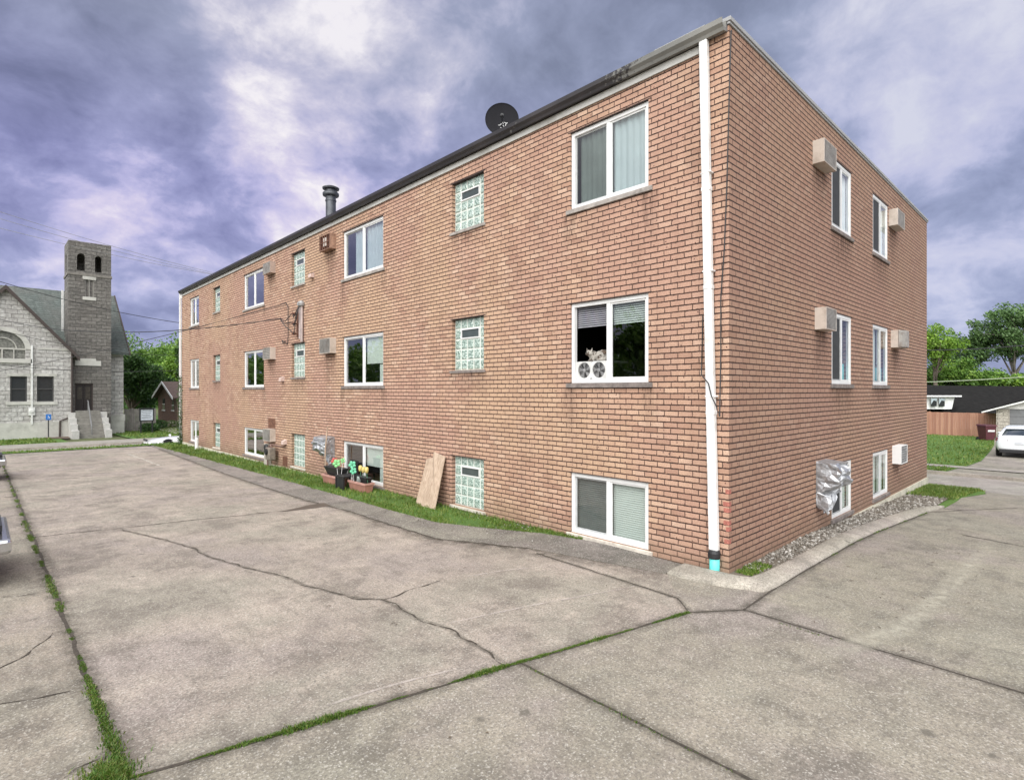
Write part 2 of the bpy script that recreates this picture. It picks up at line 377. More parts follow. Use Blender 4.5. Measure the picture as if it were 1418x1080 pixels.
# ---------------------------------------------------------------- world, sun, camera
def build_world():
    w = bpy.data.worlds.new('World'); S.world = w; w.use_nodes = True
    t = NT.__new__(NT); t.t = w.node_tree
    bg = t.t.nodes['Background']
    sky = t.n('TexSky', {'sky_type': 'NISHITA', 'sun_disc': False, 'sun_elevation': math.radians(48), 'sun_rotation': math.radians(245), 'air_density': 1.0, 'dust_density': 2.0})
    d = t.n('TexCoord').outputs['Generated']
    sx = t.n('SeparateXYZ', None, Vector=d)
    z = t.math('MAXIMUM', sx.outputs[2], 0.0)
    k = t.math('DIVIDE', 1.0, t.math('ADD', z, .50))
    pv = t.n('CombineXYZ', None, X=t.math('MULTIPLY', sx.outputs[0], k), Y=t.math('MULTIPLY', sx.outputs[1], k), Z=0.3).outputs[0]
    warp = t.n('TexNoise', None, Vector=pv, Scale=3.6, Detail=3.0)
    wv = t.n('VectorMath', {'operation': 'SCALE'}, i0=t.n('VectorMath', {'operation': 'SUBTRACT'}, i0=warp.outputs['Color'], i1=(.5,.5,.5)).outputs[0], Scale=.13).outputs[0]
    pw = t.n('VectorMath', {'operation': 'ADD'}, i0=pv, i1=wv).outputs[0]
    n1 = t.noise(pw, 2.3, 10, .55); n2 = t.noise(pw, 6.0, 10, .62)
    den = t.math('ADD', t.math('MULTIPLY', n1, .70), t.math('MULTIPLY', n2, .30)); den = t.math('ADD', t.math('MULTIPLY', t.math('SUBTRACT', den, .5), 2.1), .485)
    def blob(px, py, sharp):
        v = Vector(ray(px, py)).normalized()
        dp = t.n('VectorMath', {'operation': 'DOT_PRODUCT'}, i0=d, i1=tuple(v)).outputs['Value']
        return t.math('POWER', t.math('MAXIMUM', dp, 0.0), sharp)
    # a thin place in the cloud deck, upper left, where it brightens
    b1 = blob(470, 140, 34.); b2 = blob(110, 290, 120.); b3 = blob(10, 200, 120.); b4 = blob(720, 180, 120.)
    br = t.math('ADD', t.math('MULTIPLY', b1, .145), t.math('ADD', t.math('MULTIPLY', b2, .10), t.math('ADD', t.math('MULTIPLY', b3, .10), t.math('MULTIPLY', b4, .05))))
    dark = t.math('MULTIPLY', blob(520, 190, 500.), .05)
    q = t.math('SUBTRACT', t.math('ADD', den, br), dark)
    c = t.ramp(q, [(.30, (.17,.18,.36)), (.43, (.265,.275,.51)), (.54, (.37,.38,.65)), (.61, (.54,.52,.80)), (.70, (.74,.68,.88)), (.79, (1.0,.95,.98))])
    # greyer overhead, cooler to the right
    el = t.ramp(sx.outputs[2], [(.32, 0.), (.50, .7)])
    c = t.mix(el, c, t.ramp(q, [(.34, (.225,.255,.335)), (.55, (.33,.37,.48)), (.66, (.50,.52,.63)), (.78, (.95,.92,.96))]))
    rt = t.math('MULTIPLY', blob(1300, 260, 5.), .65)
    c = t.mix(rt, c, t.ramp(q, [(.34, (.24,.285,.41)), (.50, (.35,.41,.575)), (.66, (.52,.57,.76))]))
    hb = t.ramp(sx.outputs[2], [(.0, .85), (.10, .5), (.24, .0)])
    c = t.mix(hb, c, t.ramp(q, [(.34, (.28,.32,.52)), (.48, (.40,.45,.67)), (.60, (.56,.61,.82)), (.72, (.78,.80,.94))]))
    # unseen deck overhead and towards the veiled sun is boosted to light the scene
    sd = Vector((-.62,-.38,.70)).normalized()
    dp = t.n('VectorMath', {'operation': 'DOT_PRODUCT'}, i0=d, i1=tuple(sd)).outputs['Value']
    gain = t.n('MapRange', {'interpolation_type': 'SMOOTHSTEP'}, Value=dp)
    t.set(gain, 'From Min', .40); t.set(gain, 'From Max', 1.0); t.set(gain, 'To Min', 1.0); t.set(gain, 'To Max', 10.6)
    hz = t.ramp(sx.outputs[2], [(0., .30), (.03, 1.)])
    g1 = t.math('MULTIPLY', gain.outputs[0], hz)
    warmc = t.n('MapRange', None, Value=dp); t.set(warmc, 'From Min', .1); t.set(warmc, 'From Max', .6)
    c = t.mix(warmc.outputs[0], c, (.42,.42,.42))
    cl = t.n('VectorMath', {'operation': 'SCALE'}, i0=c, Scale=g1).outputs[0]
    sk = t.n('VectorMath', {'operation': 'SCALE'}, i0=sky.outputs[0], Scale=.08).outputs[0]
    fin = t.mix(.93, sk, cl)
    t.t.links.new(fin, bg.inputs[0]); bg.inputs[1].default_value = 1.0
build_world()
sun = bpy.data.lights.new('sun', 'SUN'); sun.energy = 1.0; sun.angle = math.radians(30); sun.color = (1, .96, .90)
so = bpy.data.objects.new('sun', sun); COL.objects.link(so)
so.rotation_euler = Vector((-.62,-.28,.72)).to_track_quat('Z', 'Y').to_euler()
cam = bpy.data.cameras.new('camera'); cam.sensor_width = 36; cam.lens = 36*F/1418; cam.clip_end = 2000; cam.clip_start = .05
cam.shift_y = .0007
co = bpy.data.objects.new('camera', cam); COL.objects.link(co); co.location = CAM
co.rotation_euler = (math.pi/2, 0, -math.atan2(.6909, .723)); S.camera = co
S.view_settings.view_transform = 'Standard'; S.view_settings.look = 'None'; S.view_settings.exposure = 0; S.view_settings.gamma = 1
S.cycles.max_bounces = 8; S.cycles.transparent_max_bounces = 16
try: S.cycles.use_denoising = True
except Exception: pass

# ---------------------------------------------------------------- ground
BRX = [p for p, _ in GR if abs(p) < 800]; BRY = [p for p, _ in GL if abs(p) < 800]
def sheet(name, poly, off, mat, fine=None):
    bm = bmesh.new(); vs = [bm.verts.new((x, y, 0)) for x, y in poly]; bm.faces.new(vs)
    xs = [p[0] for p in poly]; ys = [p[1] for p in poly]
    cx_ = list(BRX); cy_ = list(BRY)
    if fine:
        cx_ += [min(xs)+i*fine for i in range(1, int((max(xs)-min(xs))/fine)+1)]
        cy_ += [min(ys)+i*fine for i in range(1, int((max(ys)-min(ys))/fine)+1)]
    for c in cx_:
        if min(xs) < c < max(xs): bmesh.ops.bisect_plane(bm, geom=bm.verts[:]+bm.edges[:]+bm.faces[:], plane_co=(c,0,0), plane_no=(1,0,0))
    for c in cy_:
        if min(ys) < c < max(ys): bmesh.ops.bisect_plane(bm, geom=bm.verts[:]+bm.edges[:]+bm.faces[:], plane_co=(0,c,0), plane_no=(0,1,0))
    bmesh.ops.triangulate(bm, faces=bm.faces[:])
    for v in bm.verts: v.co.z = g(v.co.x, v.co.y)+off
    bmesh.ops.recalc_face_normals(bm, faces=bm.faces)
    if sum(f.normal.z for f in bm.faces) < 0: bmesh.ops.reverse_faces(bm, faces=bm.faces)
    me = bpy.data.meshes.new(name); bm.to_mesh(me); bm.free(); me.materials.append(mat)
    o = bpy.data.objects.new(name, me); COL.objects.link(o); return struct(o)
def G2(px, py): p = ground_at(px, py); return (p[0], p[1])

gb = MB()
ax = sorted(set([-900,-400,-200,-100,-60,-40,-25,-15,-8,-3]+BRX+[0,6,15,30,38,60,80,120,200,400,900]))
ay = sorted(set([-900,-400,-200,-100,-50,-25,-10,-3]+BRY+[0,15,21,36,44,70,90,130,200,400,900]))
rings = [[(x, y, g(x, y)-.05) for x in ax] for y in ay]
gb.loft(rings, closed=False)
struct(gb.build('ground', EARTH))

PA = (-6.36, .84); PB = (-1.49, -.25); PC = (-.99, -.63); PD = (-3.58, .22)
Jp = [G2(*q) for q in [(220,621.5),(299,651.5),(364,674),(426,693.5),(484,708),(520,720),(569,735),(603,745.6),(738,760),(860,783),(924,795)]]
Jfar = (Jp[0][0], 27.7)
main = [PA, PB, (-1.2,.05), Jp[-1]] + Jp[::-1][1:] + [Jfar, (-6.4, 27.7)]
sheet('parking_lot', main, 0, CONC_M)
sheet('parking_lot', [(-6.4, 27.7), (-30, 27.7), (-30, -30), (-6.4, -30), PA], 0, CONC_L)
sheet('parking_lot', [PA, (-6.4, -30), (-3.6, -30), PD], 0, CONC_B)
sheet('parking_lot', [PD, (-3.6, -30), (-1.08, -30), PC, PB], 0, CONC_B)
curbO = [Jp[-1], (-.51,.02), (-.36,-.39), (-.16,-.59), (1.05,-.61), (3.96,-.68), (7.13,-.87)]
curbO = [(a, b) for a, b in curbO]
sheet('parking_lot', [PB, PC, (-.16,-.59), (-.36,-.39), (-.51,.02), Jp[-1], (-1.2,.05)], 0, CONC_B)
sheet('driveway', [PC, (-1.08,-30), (12.6,-30), (12.6,-1.0), (11.8,-1.2), (10.4,-.88), (8.3,-.98), (7.13,-.87), (3.96,-.68), (1.05,-.61), (-.16,-.59)], 0, CONC_R, 2.0)
# apron between the lot and the grass strip
Ep = [(-1.12, 27.4), (-1.1, 20), (-1.08,12.1), (-1.13,8.91), (-1.14,6.59), (-1.08,4.93), (-.70,3.96), (-.25,3.05), (-.06,2.2), (-.02,.6)]
def interp_y(tab, y):
    tab = sorted(tab, key=lambda q: q[1])
    if y <= tab[0][1]: return tab[0][0]
    for (a, b), (c, d) in zip(tab, tab[1:]):
        if y <= d: return a+(c-a)*(y-b)/max(1e-6, d-b)
    return tab[-1][0]
Jall = Jp+[Jfar]
ap = MB(); R_ = []
yy = .6
ys_ = []
while yy < 27.4: ys_.append(yy); yy += .12
for y in ys_:
    xa = interp_y(Jall, y); xb = interp_y(Ep, y); row = []
    n = 7
    for i in range(n):
        u = i/(n-1); x = xa+(xb-xa)*u
        z = g(x, y)+.003+(.022*u**1.2)*min(1, max(0, (y-.6)/1.2))+.012*min(1, max(0, (y-.6)/1.2))*mnoise.noise((x*3.1, y*2.3, 4))*math.sin(math.pi*min(1, u*1.02))
        row.append((x, y, z))
    R_.append(row)
ap.loft(R_, closed=False); struct(ap.build('concrete_apron', CONC_A, smooth=True))
gs = MB(); R_ = []
for y in ys_:
    if y < 2.2: continue
    xb = interp_y(Ep, y); R_.append([(xb-.06+(.06-xb)*i/4*1.0, y, g(0, y)-.01+.015*mnoise.noise((i*1.1, y*1.5, 1))) for i in range(5)])
gs.loft(R_, closed=False); struct(gs.build('grass_strip_soil', LAWN, smooth=True))

def blades(spots, mat, name, hmin=.04, hmax=.10, wd=.006, lean=.5):
    b = MB()
    for (x, y, z, s) in spots:
        h = rnd.uniform(hmin, hmax)*s; a = rnd.uniform(0, 6.283); w = wd*rnd.uniform(.7, 1.5)*max(.8, s)
        dx, dy = math.cos(a)*w, math.sin(a)*w; l = rnd.uniform(0, lean)*h; la = rnd.uniform(0, 6.283)
        lx, ly = math.cos(la)*l, math.sin(la)*l
        b.face([(x-dx, y-dy, z-.01), (x+dx, y+dy, z-.01), (x+lx*.4+dx*.7, y+ly*.4+dy*.7, z+h*.55), (x+lx*.4-dx*.7, y+ly*.4-dy*.7, z+h*.55)])
        b.face([(x+lx*.4-dx*.7, y+ly*.4-dy*.7, z+h*.55), (x+lx*.4+dx*.7, y+ly*.4+dy*.7, z+h*.55), (x+lx, y+ly, z+h)])
    return b.build(name, mat, fix=False)
sp = []
for _ in range(24000):
    y = 2.4+24.8*rnd.random()**1.5
    xb = interp_y(Ep, y)-.05+.08*mnoise.noise((y*2.2, 0, 3)); x = xb+(0-xb)*rnd.random()
    dens = .62+.9*mnoise.noise((x*2.5, y*1.0, 9))+.5*mnoise.noise((x*7, y*5, 2))
    if rnd.random() < dens:
        far = 1+.04*y; sp.append((x, y, g(x, y)-.005, far*rnd.uniform(.6, 1.15)))
stuff(blades(sp, BLADE, 'grass_strip', .025, .065, .006, 1.0), 'strip of green grass between the brick wall and the sloped concrete apron', 'grass')

# joints and cracks: grooves packed with dirt, drawn as narrow ragged strips just proud of the slab
def ragged(name, pts, w, mat=DIRT, step=.05, off=.005, jit=.35, wig=.0, gap=0.):
    P = [Vector((a, b)) for a, b in pts]; out = []
    for a, b in zip(P, P[1:]):
        n = max(1, int((b-a).length/step))
        out += [a+(b-a)*i/n for i in range(n)]
    out.append(P[-1]); m = MB(); prev = None
    for i, p in enumerate(out):
        d = (out[min(i+1, len(out)-1)]-out[max(i-1, 0)]).normalized(); nn = Vector((-d.y, d.x))
        q = p+nn*wig*mnoise.noise((p.x*4, p.y*4, 2))
        ww = w*(1+jit*2*mnoise.noise((p.x*9, p.y*9, 7))+jit*(rnd.random()-.5))
        if gap and mnoise.noise((p.x*1.7, p.y*1.7, 5)) < gap-.5: prev = None; continue
        ww = max(.15*w, ww)
        L_ = q+nn*ww/2; R2 = q-nn*ww/2
        cur = ((L_.x, L_.y, g(L_.x, L_.y)+off), (R2.x, R2.y, g(R2.x, R2.y)+off))
        if prev: m.face([prev[0], prev[1], cur[1], cur[0]])
        prev = cur
    return struct(m.build(name, mat))
def px(l): return [G2(*q) for q in l]
ragged('pavement_joint', [PA, (-6.38, 8), (-6.45, 22.5)], .035, wig=.02)
ragged('pavement_joint', [PA, PB], .028, wig=.015)
ragged('pavement_joint', [PB, PC], .016)
ragged('pavement_joint', [PC, (-1.08,-4)], .016, wig=.01)
ragged('pavement_joint', [PD, (-3.6,-4)], .020, wig=.012)
ragged('pavement_joint', [PB, (-1.2,.05)]+[(Jp[8][0]-.12, 2.4)], .014, wig=.02)
ragged('pavement_joint', Jp[:9], .030, wig=.02, jit=.7)
ragged('pavement_joint', [PC]+[(a, b-.012) for a, b in curbO[3:]], .022, wig=.01)
ragged('pavement_joint', [(7.13,-.87), (8.4,-1.45), (9.6, -2.1)], .02)
crk = px([(166.7,733),(213,744),(266.7,758),(289,771),(333,784),(391,798),(426.7,812),(466.7,822),(500,829),(531,830),(582,858),(620,870),(645.5,887),(679,904),(702.6,923)])
ragged('pavement_crack', crk, .011, wig=.06, jit=1.1, step=.02)
ragged('pavement_crack', px([(531,830),(555,822),(577.8,813),(610,804)]), .013, wig=.04, jit=.8, step=.03)
ragged('pavement_crack', px([(44.5,744.5),(100,738),(164.5,732),(266.7,720),(330,714),(400,706.7),(450,699)]), .022, wig=.03, jit=.6)
for l in ([(0,827.5),(30,825),(55.5,821)], [(-20,935),(0,926.7),(35.5,906.7),(75.5,876.5)], [(-20,978),(0,975.5),(50,966),(98,955.5)], [(91,1078),(105,1066),(133,1053),(160,1042)], [(12.5,753),(42,752)]):
    ragged('pavement_crack', px(l), .010, wig=.04, jit=.9, step=.025)
for l in ([(113,659),(151,658)], [(113,676),(140,674)], [(0,689),(38,687)], [(60,664),(120,661)], [(1282,703),(1340,707)], [(1330,740),(1418,757)], [(1225,678),(1300,676)]):
    ragged('pavement_crack', px(l), .03, wig=.02, jit=.6)
# damp triangle of silt at the end of the cross joint
dm = MB(); tri = px([(388,709),(430,699),(448,696.5),(458,700),(440,703)])
dm.face([(a, b, g(a, b)+.007) for a, b in tri]); struct(dm.build('silt_patch', simple('damp_silt', (.09,.07,.055), .8)))
# worn marks
def faded(name, col, lo, hi, sc=6.):
    t = NT(name); p = t.pos(); n = t.noise(p, sc, 6, .7)
    t.base(col); t.p(Roughness=.9, Alpha=t.ramp(n, [(lo, 0.), (hi, .75)])); return t.m
FADE = faded('worn_paint', (.62,.59,.52), .42, .62)
SCUFF = faded('tyre_scuff_bright', (.52,.49,.41), .30, .85, 9.)
SCUFF2 = faded('scrape_pale', (.55,.50,.45), .45, .7, 14.)
for l, w in (([(178,629),(222,645)], .12), ([(188,626),(216,626.5)], .12), ([(150,640),(190,634)], .1)):
    o = ragged('road_mark', px(l), w, FADE, .1, .006, .1)
def feather(name, col, core=.5, ends=.22):
    # pale dust line, thin at its margins: opacity follows the distance across the strip
    t = NT(name); p = t.pos(); u = t.n('UVMap').outputs[0]; sx = t.n('SeparateXYZ', None, Vector=u)
    e = t.math('MULTIPLY', t.math('MULTIPLY', sx.outputs[1], t.math('SUBTRACT', 1.0, sx.outputs[1])), 4.0)
    n = t.noise(p, 7., 6, .7); a = t.math('MULTIPLY', t.math('MULTIPLY', t.math('MULTIPLY', e, e), core), t.ramp(n, [(.36, .15), (.62, 1.)])); a = t.math('MULTIPLY', a, t.ramp(sx.outputs[0], [(0., 0.), (ends, 1.), (1-ends, .9), (1., 0.)]))
    t.base(col); t.p(Roughness=.95, Alpha=a); return t.m
def dust(name, pts, w, mat, off=.006):
    P = [Vector(q) for q in pts]; m = MB(); rows = []
    for i, p in enumerate(P):
        d = (P[min(i+1, len(P)-1)]-P[max(i-1, 0)]).normalized(); nn = Vector((-d.y, d.x))
        rows.append([(p+nn*w*(.5-k/4)) for k in range(5)])
    me_uv = {}
    for i in range(len(P)-1):
        for k in range(4):
            q = [rows[i][k], rows[i][k+1], rows[i+1][k+1], rows[i+1][k]]
            b = len(m.v); m.face([(v.x, v.y, g(v.x, v.y)+off) for v in q])
            for j, uu in enumerate([k/4, (k+1)/4, (k+1)/4, k/4]): me_uv[b+j] = ((i+(j > 1))/(len(P)-1), uu)
    o = m.build(name, mat, fix=False); uv = o.data.uv_layers.new(name='UVMap')
    for l in o.data.loops: uv.data[l.index].uv = me_uv[l.vertex_index]
    return struct(o)
def smooth_path(l, n=8):
    P = [Vector(q) for q in l]; out = []
    for i in range(len(P)-1):
        p0 = P[max(i-1, 0)]; p1 = P[i]; p2 = P[i+1]; p3 = P[min(i+2, len(P)-1)]
        for k in range(n):
            t = k/n
            out.append(.5*((2*p1)+(p2-p0)*t+(2*p0-5*p1+4*p2-p3)*t*t+(3*p1-p0-3*p2+p3)*t**3))
    out.append(P[-1]); return out
dust('dust_line', smooth_path(px([(1120,915),(1190,892),(1250,868),(1310,818),(1350,775),(1385,745)])), .36, feather('dust_pale', (.52,.49,.40), .62))
for l in ([(600,868),(740,838),(880,812)], [(430,985),(540,950),(640,925)], [(640,800),(700,790),(760,785)], [(760,835),(850,818),(880,812)]):
    dust('scrape_mark', smooth_path(px(l)), .05, feather('scrape', (.56,.50,.46), .7))

GRIME = feather('joint_grime', (.10,.088,.07), .55, .01)
for l, w in (([PA, (-6.38, 8), (-6.45, 22.5)], .30), ([PA, PB], .26), ([PB, PC], .16), ([PC, (-1.08,-4)], .18), ([PD, (-3.6,-4)], .20), ([PC]+curbO[3:], .26), (Jp[:9], .34), (crk, .10), ([PB, (-1.2,.05), (Jp[8][0]-.12, 2.4)], .14), (Jp[5:], .75)):
    P_ = []
    for a, b in zip(l, l[1:]):
        n_ = max(2, int(math.hypot(b[0]-a[0], b[1]-a[1])/.25)); P_ += [(a[0]+(b[0]-a[0])*i/n_, a[1]+(b[1]-a[1])*i/n_) for i in range(n_)]
    dust('joint_grime', P_+[l[-1]], w, GRIME, .0025)
# weeds in the joints
sp = []
def weedline(pts, n, spread, s0, thr=0., seed=0):
    P = [Vector(q) for q in pts]; tot = sum((b-a).length for a, b in zip(P, P[1:]))
    for _ in range(n):
        t = rnd.random()*tot
        for a, b in zip(P, P[1:]):
            if t <= (b-a).length: q = a+(b-a).normalized()*t; break
            t -= (b-a).length
        d = mnoise.noise((q.x*1.6, q.y*1.6, seed))+.45*mnoise.noise((q.x*5, q.y*5, seed+3))
        if d < thr: continue
        k = min(1.3, .5+d)
        x = q.x+rnd.gauss(0, spread*k*.6); y = q.y+rnd.gauss(0, spread*k*.6)
        sp.append((x, y, g(x, y)+.004, s0*k))
weedline([PA, (-6.37, 4.5)], 5200, .045, .75, -.25, 1)
weedline([(-6.37, 4.5), (-6.42, 9)], 2600, .04, .7, -.05, 2)
weedline([(-6.42, 9), (-6.45, 22)], 2500, .045, 1.0, .05, 3)
weedline([PA, (-3.3,.16)], 8200, .030, .72, -.7, 6)
weedline([(-3.5,.20), PB], 4200, .022, .55, -.3, 5)
for _ in range(4200):    # the big tuft where the joints meet
    r = abs(rnd.gauss(0, .075)); a = rnd.uniform(0, 6.283); x = -6.43+r*math.cos(a)*.9; y = .93+r*math.sin(a)*1.5
    sp.append((x, y, g(x, y)+.003+.025*max(0, 1-r/.14)*rnd.random(), .85))
weedline([(1.2,-.63), (3.9,-.69), (7.1,-.88)], 900, .03, .6, .12, 6)
weedline([(-1.08,-.7), (-1.08,-3)], 200, .012, .35, .2, 8)
weedline([(-3.59, .1), (-3.6,-2.2)], 260, .014, .35, .15, 8)
stuff(blades(sp, WEED, 'joint_weeds', .015, .045, .0045, 1.5), 'low green weeds growing along the joints of the concrete lot', 'weeds')

# curb around the corner and along the end wall
cb = MB(); outer = [Jp[-1], (-.51,.02), (-.36,-.39), (-.16,-.59), (1.05,-.61), (3.96,-.68), (7.13,-.87), (8.3,-1.0)]
inner = [(-.04,.55), (-.03,.0), (-.0,-.2), (.12,-.27), (.93,-.32), (4.09,-.38), (6.82,-.58), (7.9,-.85)]
o2 = smooth_path(outer, 10); i2 = smooth_path(inner, 10); rings = []
for a, b in zip(o2, i2):
    m = a.lerp(b, .22); m2 = a.lerp(b, .8); jz = .012*mnoise.noise((a.x*3, a.y*3, 0))
    rings.append([(a.x, a.y, g(a.x, a.y)-.02), (a.x, a.y, g(a.x, a.y)+.025+jz), (m.x, m.y, g(m.x, m.y)+.05+jz), (m2.x, m2.y, g(m2.x, m2.y)+.062+jz), (b.x, b.y, g(b.x, b.y)+.035), (b.x, b.y, g(b.x, b.y)-.05)])
cb.loft(rings, closed=False); struct(cb.build('kerb', CONC_C, smooth=True))
# gravel bed
gv = MB(); rings = [[(x, yw, g(x, -.3)+.022) for yw in (interp_y([(b, a) for a, b in inner], x)-.01, .05)] for x in [.0+.3*i for i in range(34)]]
gv.loft(rings, closed=False); struct(gv.build('gravel_bed', simple('gravel_bed_dust', (.13,.11,.085), .95, var=.3, scale=30, bump=.5)))
def stone_mat():
    t = NT('gravel'); ri = t.n('NewGeometry').outputs['Random Per Island']
    t.base(t.ramp(ri, [(0, (.085,.075,.062)), (.4, (.18,.16,.135)), (.8, (.27,.25,.22)), (1, (.46,.44,.41))])); t.p(Roughness=.9); return t.m
sb = MB()
ICO = None
bm = bmesh.new(); bmesh.ops.create_icosphere(bm, subdivisions=1, radius=1); ICV = [v.co.copy() for v in bm.verts]; ICF = [tuple(v.index for v in f.verts) for f in bm.faces]; bm.free()
def stone(b, x, y, z, r):
    q = Matrix.Rotation(rnd.uniform(0, 6.28), 3, Vector((rnd.random(), rnd.random(), rnd.random()+.1)).normalized())
    sc = Vector((r*rnd.uniform(.7, 1.3), r*rnd.uniform(.6, 1.1), r*rnd.uniform(.4, .8))); n = len(b.v)
    for v in ICV:
        w = q @ Vector((v.x*sc.x, v.y*sc.y, v.z*sc.z)); b.v.append((x+w.x, y+w.y, z+w.z))
    for f in ICF: b.addf(n, f)
for _ in range(2300):
    x = .35+9.5*rnd.random(); yi = interp_y([(b, a) for a, b in inner], x); y = yi*rnd.random()**.8
    if x < 1.2 and rnd.random() < .55: continue
    stone(sb, x, y-.01, g(x, y)+.03, rnd.uniform(.012, .032))
for _ in range(420):     # broken bits on the apron near the corner
    y = 1.6+3.6*rnd.random(); xa = interp_y(Jall, y); x = xa+(.0-xa)*rnd.uniform(.15, 1)
    if mnoise.noise((x*2, y*1.3, 8)) > .05: stone(sb, x, y, g(x, y)+.05, rnd.uniform(.004, .013))
stuff(sb.build('gravel', stone_mat(), fix=False), 'grey gravel lying between the kerb and the end wall', 'gravel')
sp = []
for _ in range(700):
    x = .1+.6*rnd.random(); y = interp_y([(b, a) for a, b in inner], x)*rnd.uniform(.15, .95)
    sp.append((x, y, g(x, y)+.03, .45))
for _ in range(6500):
    x = 9.6+3.3*rnd.random(); y0 = -.92-.08*max(0, x-9.6); y = y0*rnd.random()-.02
    if x < 10.6 and rnd.random() < .5: continue
    sp.append((x, y, g(x, y)+.0, 1.3))
stuff(blades(sp, BLADE, 'grass_tufts', .04, .09, .008, .8), 'patch of green grass at the far end of the end wall', 'grass')
sheet('grass_patch_soil', [(8.2,-1.02), (9.5,-1.04), (10.4,-1.02), (11.8,-1.34), (13.05,-1.12), (13.05,.3), (9.5,.03), (9.4,-.80), (8.2,-.82)], .003, LAWN, 1.0)

db = MB()
for _ in range(70):
    x = rnd.uniform(-6.2, 5.5); y = rnd.uniform(-2.4, 9) if x < -1.2 else rnd.uniform(-2.4, -.8); a = rnd.uniform(0, 6.28); l = rnd.uniform(.02, .07); z = g(x, y)+.008
    if rnd.random() < .5: db.tube([(x,y,z), (x+l*.5*math.cos(a),y+l*.5*math.sin(a),z+.004), (x+l*math.cos(a+.3),y+l*math.sin(a+.3),z)], [.0025,.003,.0015], 5)
    else: db.face([(x-.015*math.cos(a),y-.015*math.sin(a),z), (x+.008*math.sin(a),y-.008*math.cos(a),z+.006), (x+.018*math.cos(a),y+.018*math.sin(a),z+.002), (x-.008*math.sin(a),y+.008*math.cos(a),z+.004)])
stuff(db.build('leaf_litter', simple('dry_litter', (.10,.075,.05), .9, var=.5, scale=5), fix=False), 'dry twigs and bits of leaf scattered over the concrete lot', 'litter')

# ---------------------------------------------------------------- streets and pavements
sheet('street', [(-200,31), (200,31), (200,41.5), (-200,41.5)], -.02, CONC_S, 8)
sheet('street', [(13.1,-200), (17.9,-200), (17.9,30.9), (13.1,30.9)], -.02, CONC_S, 8)
sheet('verge', [(-60,27.8), (12.2,27.8), (12.2,30.6), (-60,30.6)], .02, LAWN, 4)
sheet('pavement', [(-60,42.0), (60,42.0), (60,46.8), (-60,46.8)], .08, CONC_S, 6)
kb = MB(); kb.loft([[(x, 41.5, g(x,41.5)-.05), (x, 41.5, g(x,41.5)+.1), (x, 41.72, g(x,41.7)+.1), (x, 41.75, g(x,41.8)-.05)] for x in range(-60, 61, 6)], closed=False); struct(kb.build('kerb', CONC_C))
kb = MB(); kb.loft([[(17.9, y, g(17.9,y)-.05), (17.9, y, g(17.9,y)+.09), (18.1, y, g(18,y)+.09), (18.12, y, g(18,y)-.05)] for y in range(-60, 31, 6)], closed=False); struct(kb.build('kerb', CONC_C))
def gxy(a, b): q = ground_at(a, b); return (q[0], q[1])
LE = [gxy(1310,652.6), gxy(1340,646), gxy(1348,643), gxy(1359,639), gxy(1371,626), gxy(1377,617), gxy(1377,609)]
LE[0] = (18.14, LE[0][1])
sheet('lawn', [(60,LE[-1][1])]+LE[::-1]+[(18.14,30), (60,30)], .03, LAWN, 4)
sheet('pavement', [(20.4,-60), (21.3,-60), (21.3,30), (20.4,30)], .05, CONC_S, 4)
sheet('driveway', LE+[(60,LE[-1][1]), (60,-12), (18.14,-12)], .02, CONC_R, 3)
sheet('lawn', [(-60,47.0), (-2.4,47.0), (-2.4,60), (-60,60)], .04, LAWN, 4)
sheet('lawn', [(1.5,47.0), (40,47.0), (40,100), (1.5,100)], .04, LAWN, 6)
mb_ = px([(62,600),(94,600),(97,608.5),(60,608.5)])
sheet('flower_bed', mb_, .07, MULCH)
pth = px([(205,585),(232,588),(262,596),(262,605),(225,597),(200,592)])
sheet('path', pth, .06, CONC_S)

sp = []
for _ in range(12000):
    x = 18.3+30*rnd.random()**1.3; y = interp_y([(b, a) for a, b in LE], x)+.05+14*rnd.random()**1.5
    if 20.3 < x < 21.4: continue
    sp.append((x, y, g(x, y)+.02, 1.6*rnd.uniform(.5, 1.1)))
for _ in range(2500):
    x = -14+16*rnd.random(); y = 27.9+2.4*rnd.random(); sp.append((x, y, g(x, y), 1.2))
for _ in range(3500):
    x = -16+13*rnd.random(); y = 47.2+7.5*rnd.random(); sp.append((x, y, g(x, y)+.03, 2.2))
for _ in range(3500):
    x = 1.8+9*rnd.random(); y = 47.2+16*rnd.random(); sp.append((x, y, g(x, y)+.03, 2.2))
stuff(blades(sp, BLADE, 'lawn_grass', .04, .09, .016, .8), 'mown green lawn grass across the streets', 'grass')

# ================================================================= APARTMENT BUILDING
LEN, WID, HT = 27.04, 12.33, 7.16
def PL(a, z, o): return (-o, a, z)     # long facade, a runs along +y
def PR(a, z, o): return (a, -o, z)     # end facade, a runs along +x
bld = thing('apartment_building', 'three storey tan brick apartment block with white sliding windows and a flat roof', 'building', (0,0,0))
ROWS = {2: (5.35, 6.62), 1: (2.51, 3.82), 0: (.07, 1.06)}
BIGS = {'A': (1.20, 2.68), 'B': (8.55, 10.60), 'C': (16.34, 18.34), 'D': (24.17, 25.62)}
GROW = {2: (5.62, 6.63), 1: (2.80, 3.85), 0: (.06, 1.07)}
GLB = {'E': (4.85, 5.85), 'F': (13.02, 14.0), 'G': (21.15, 22.05)}
RBIG = {'A': (4.08, 5.26), 'B': (6.78, 8.03)}
holesL = [(a0, a1, *ROWS[r]) for a0, a1 in BIGS.values() for r in ROWS]+[(a0, a1, *GROW[r]) for a0, a1 in GLB.values() for r in GROW]
holesR = [(a0, a1, *ROWS[r]) for a0, a1 in RBIG.values() for r in ROWS]
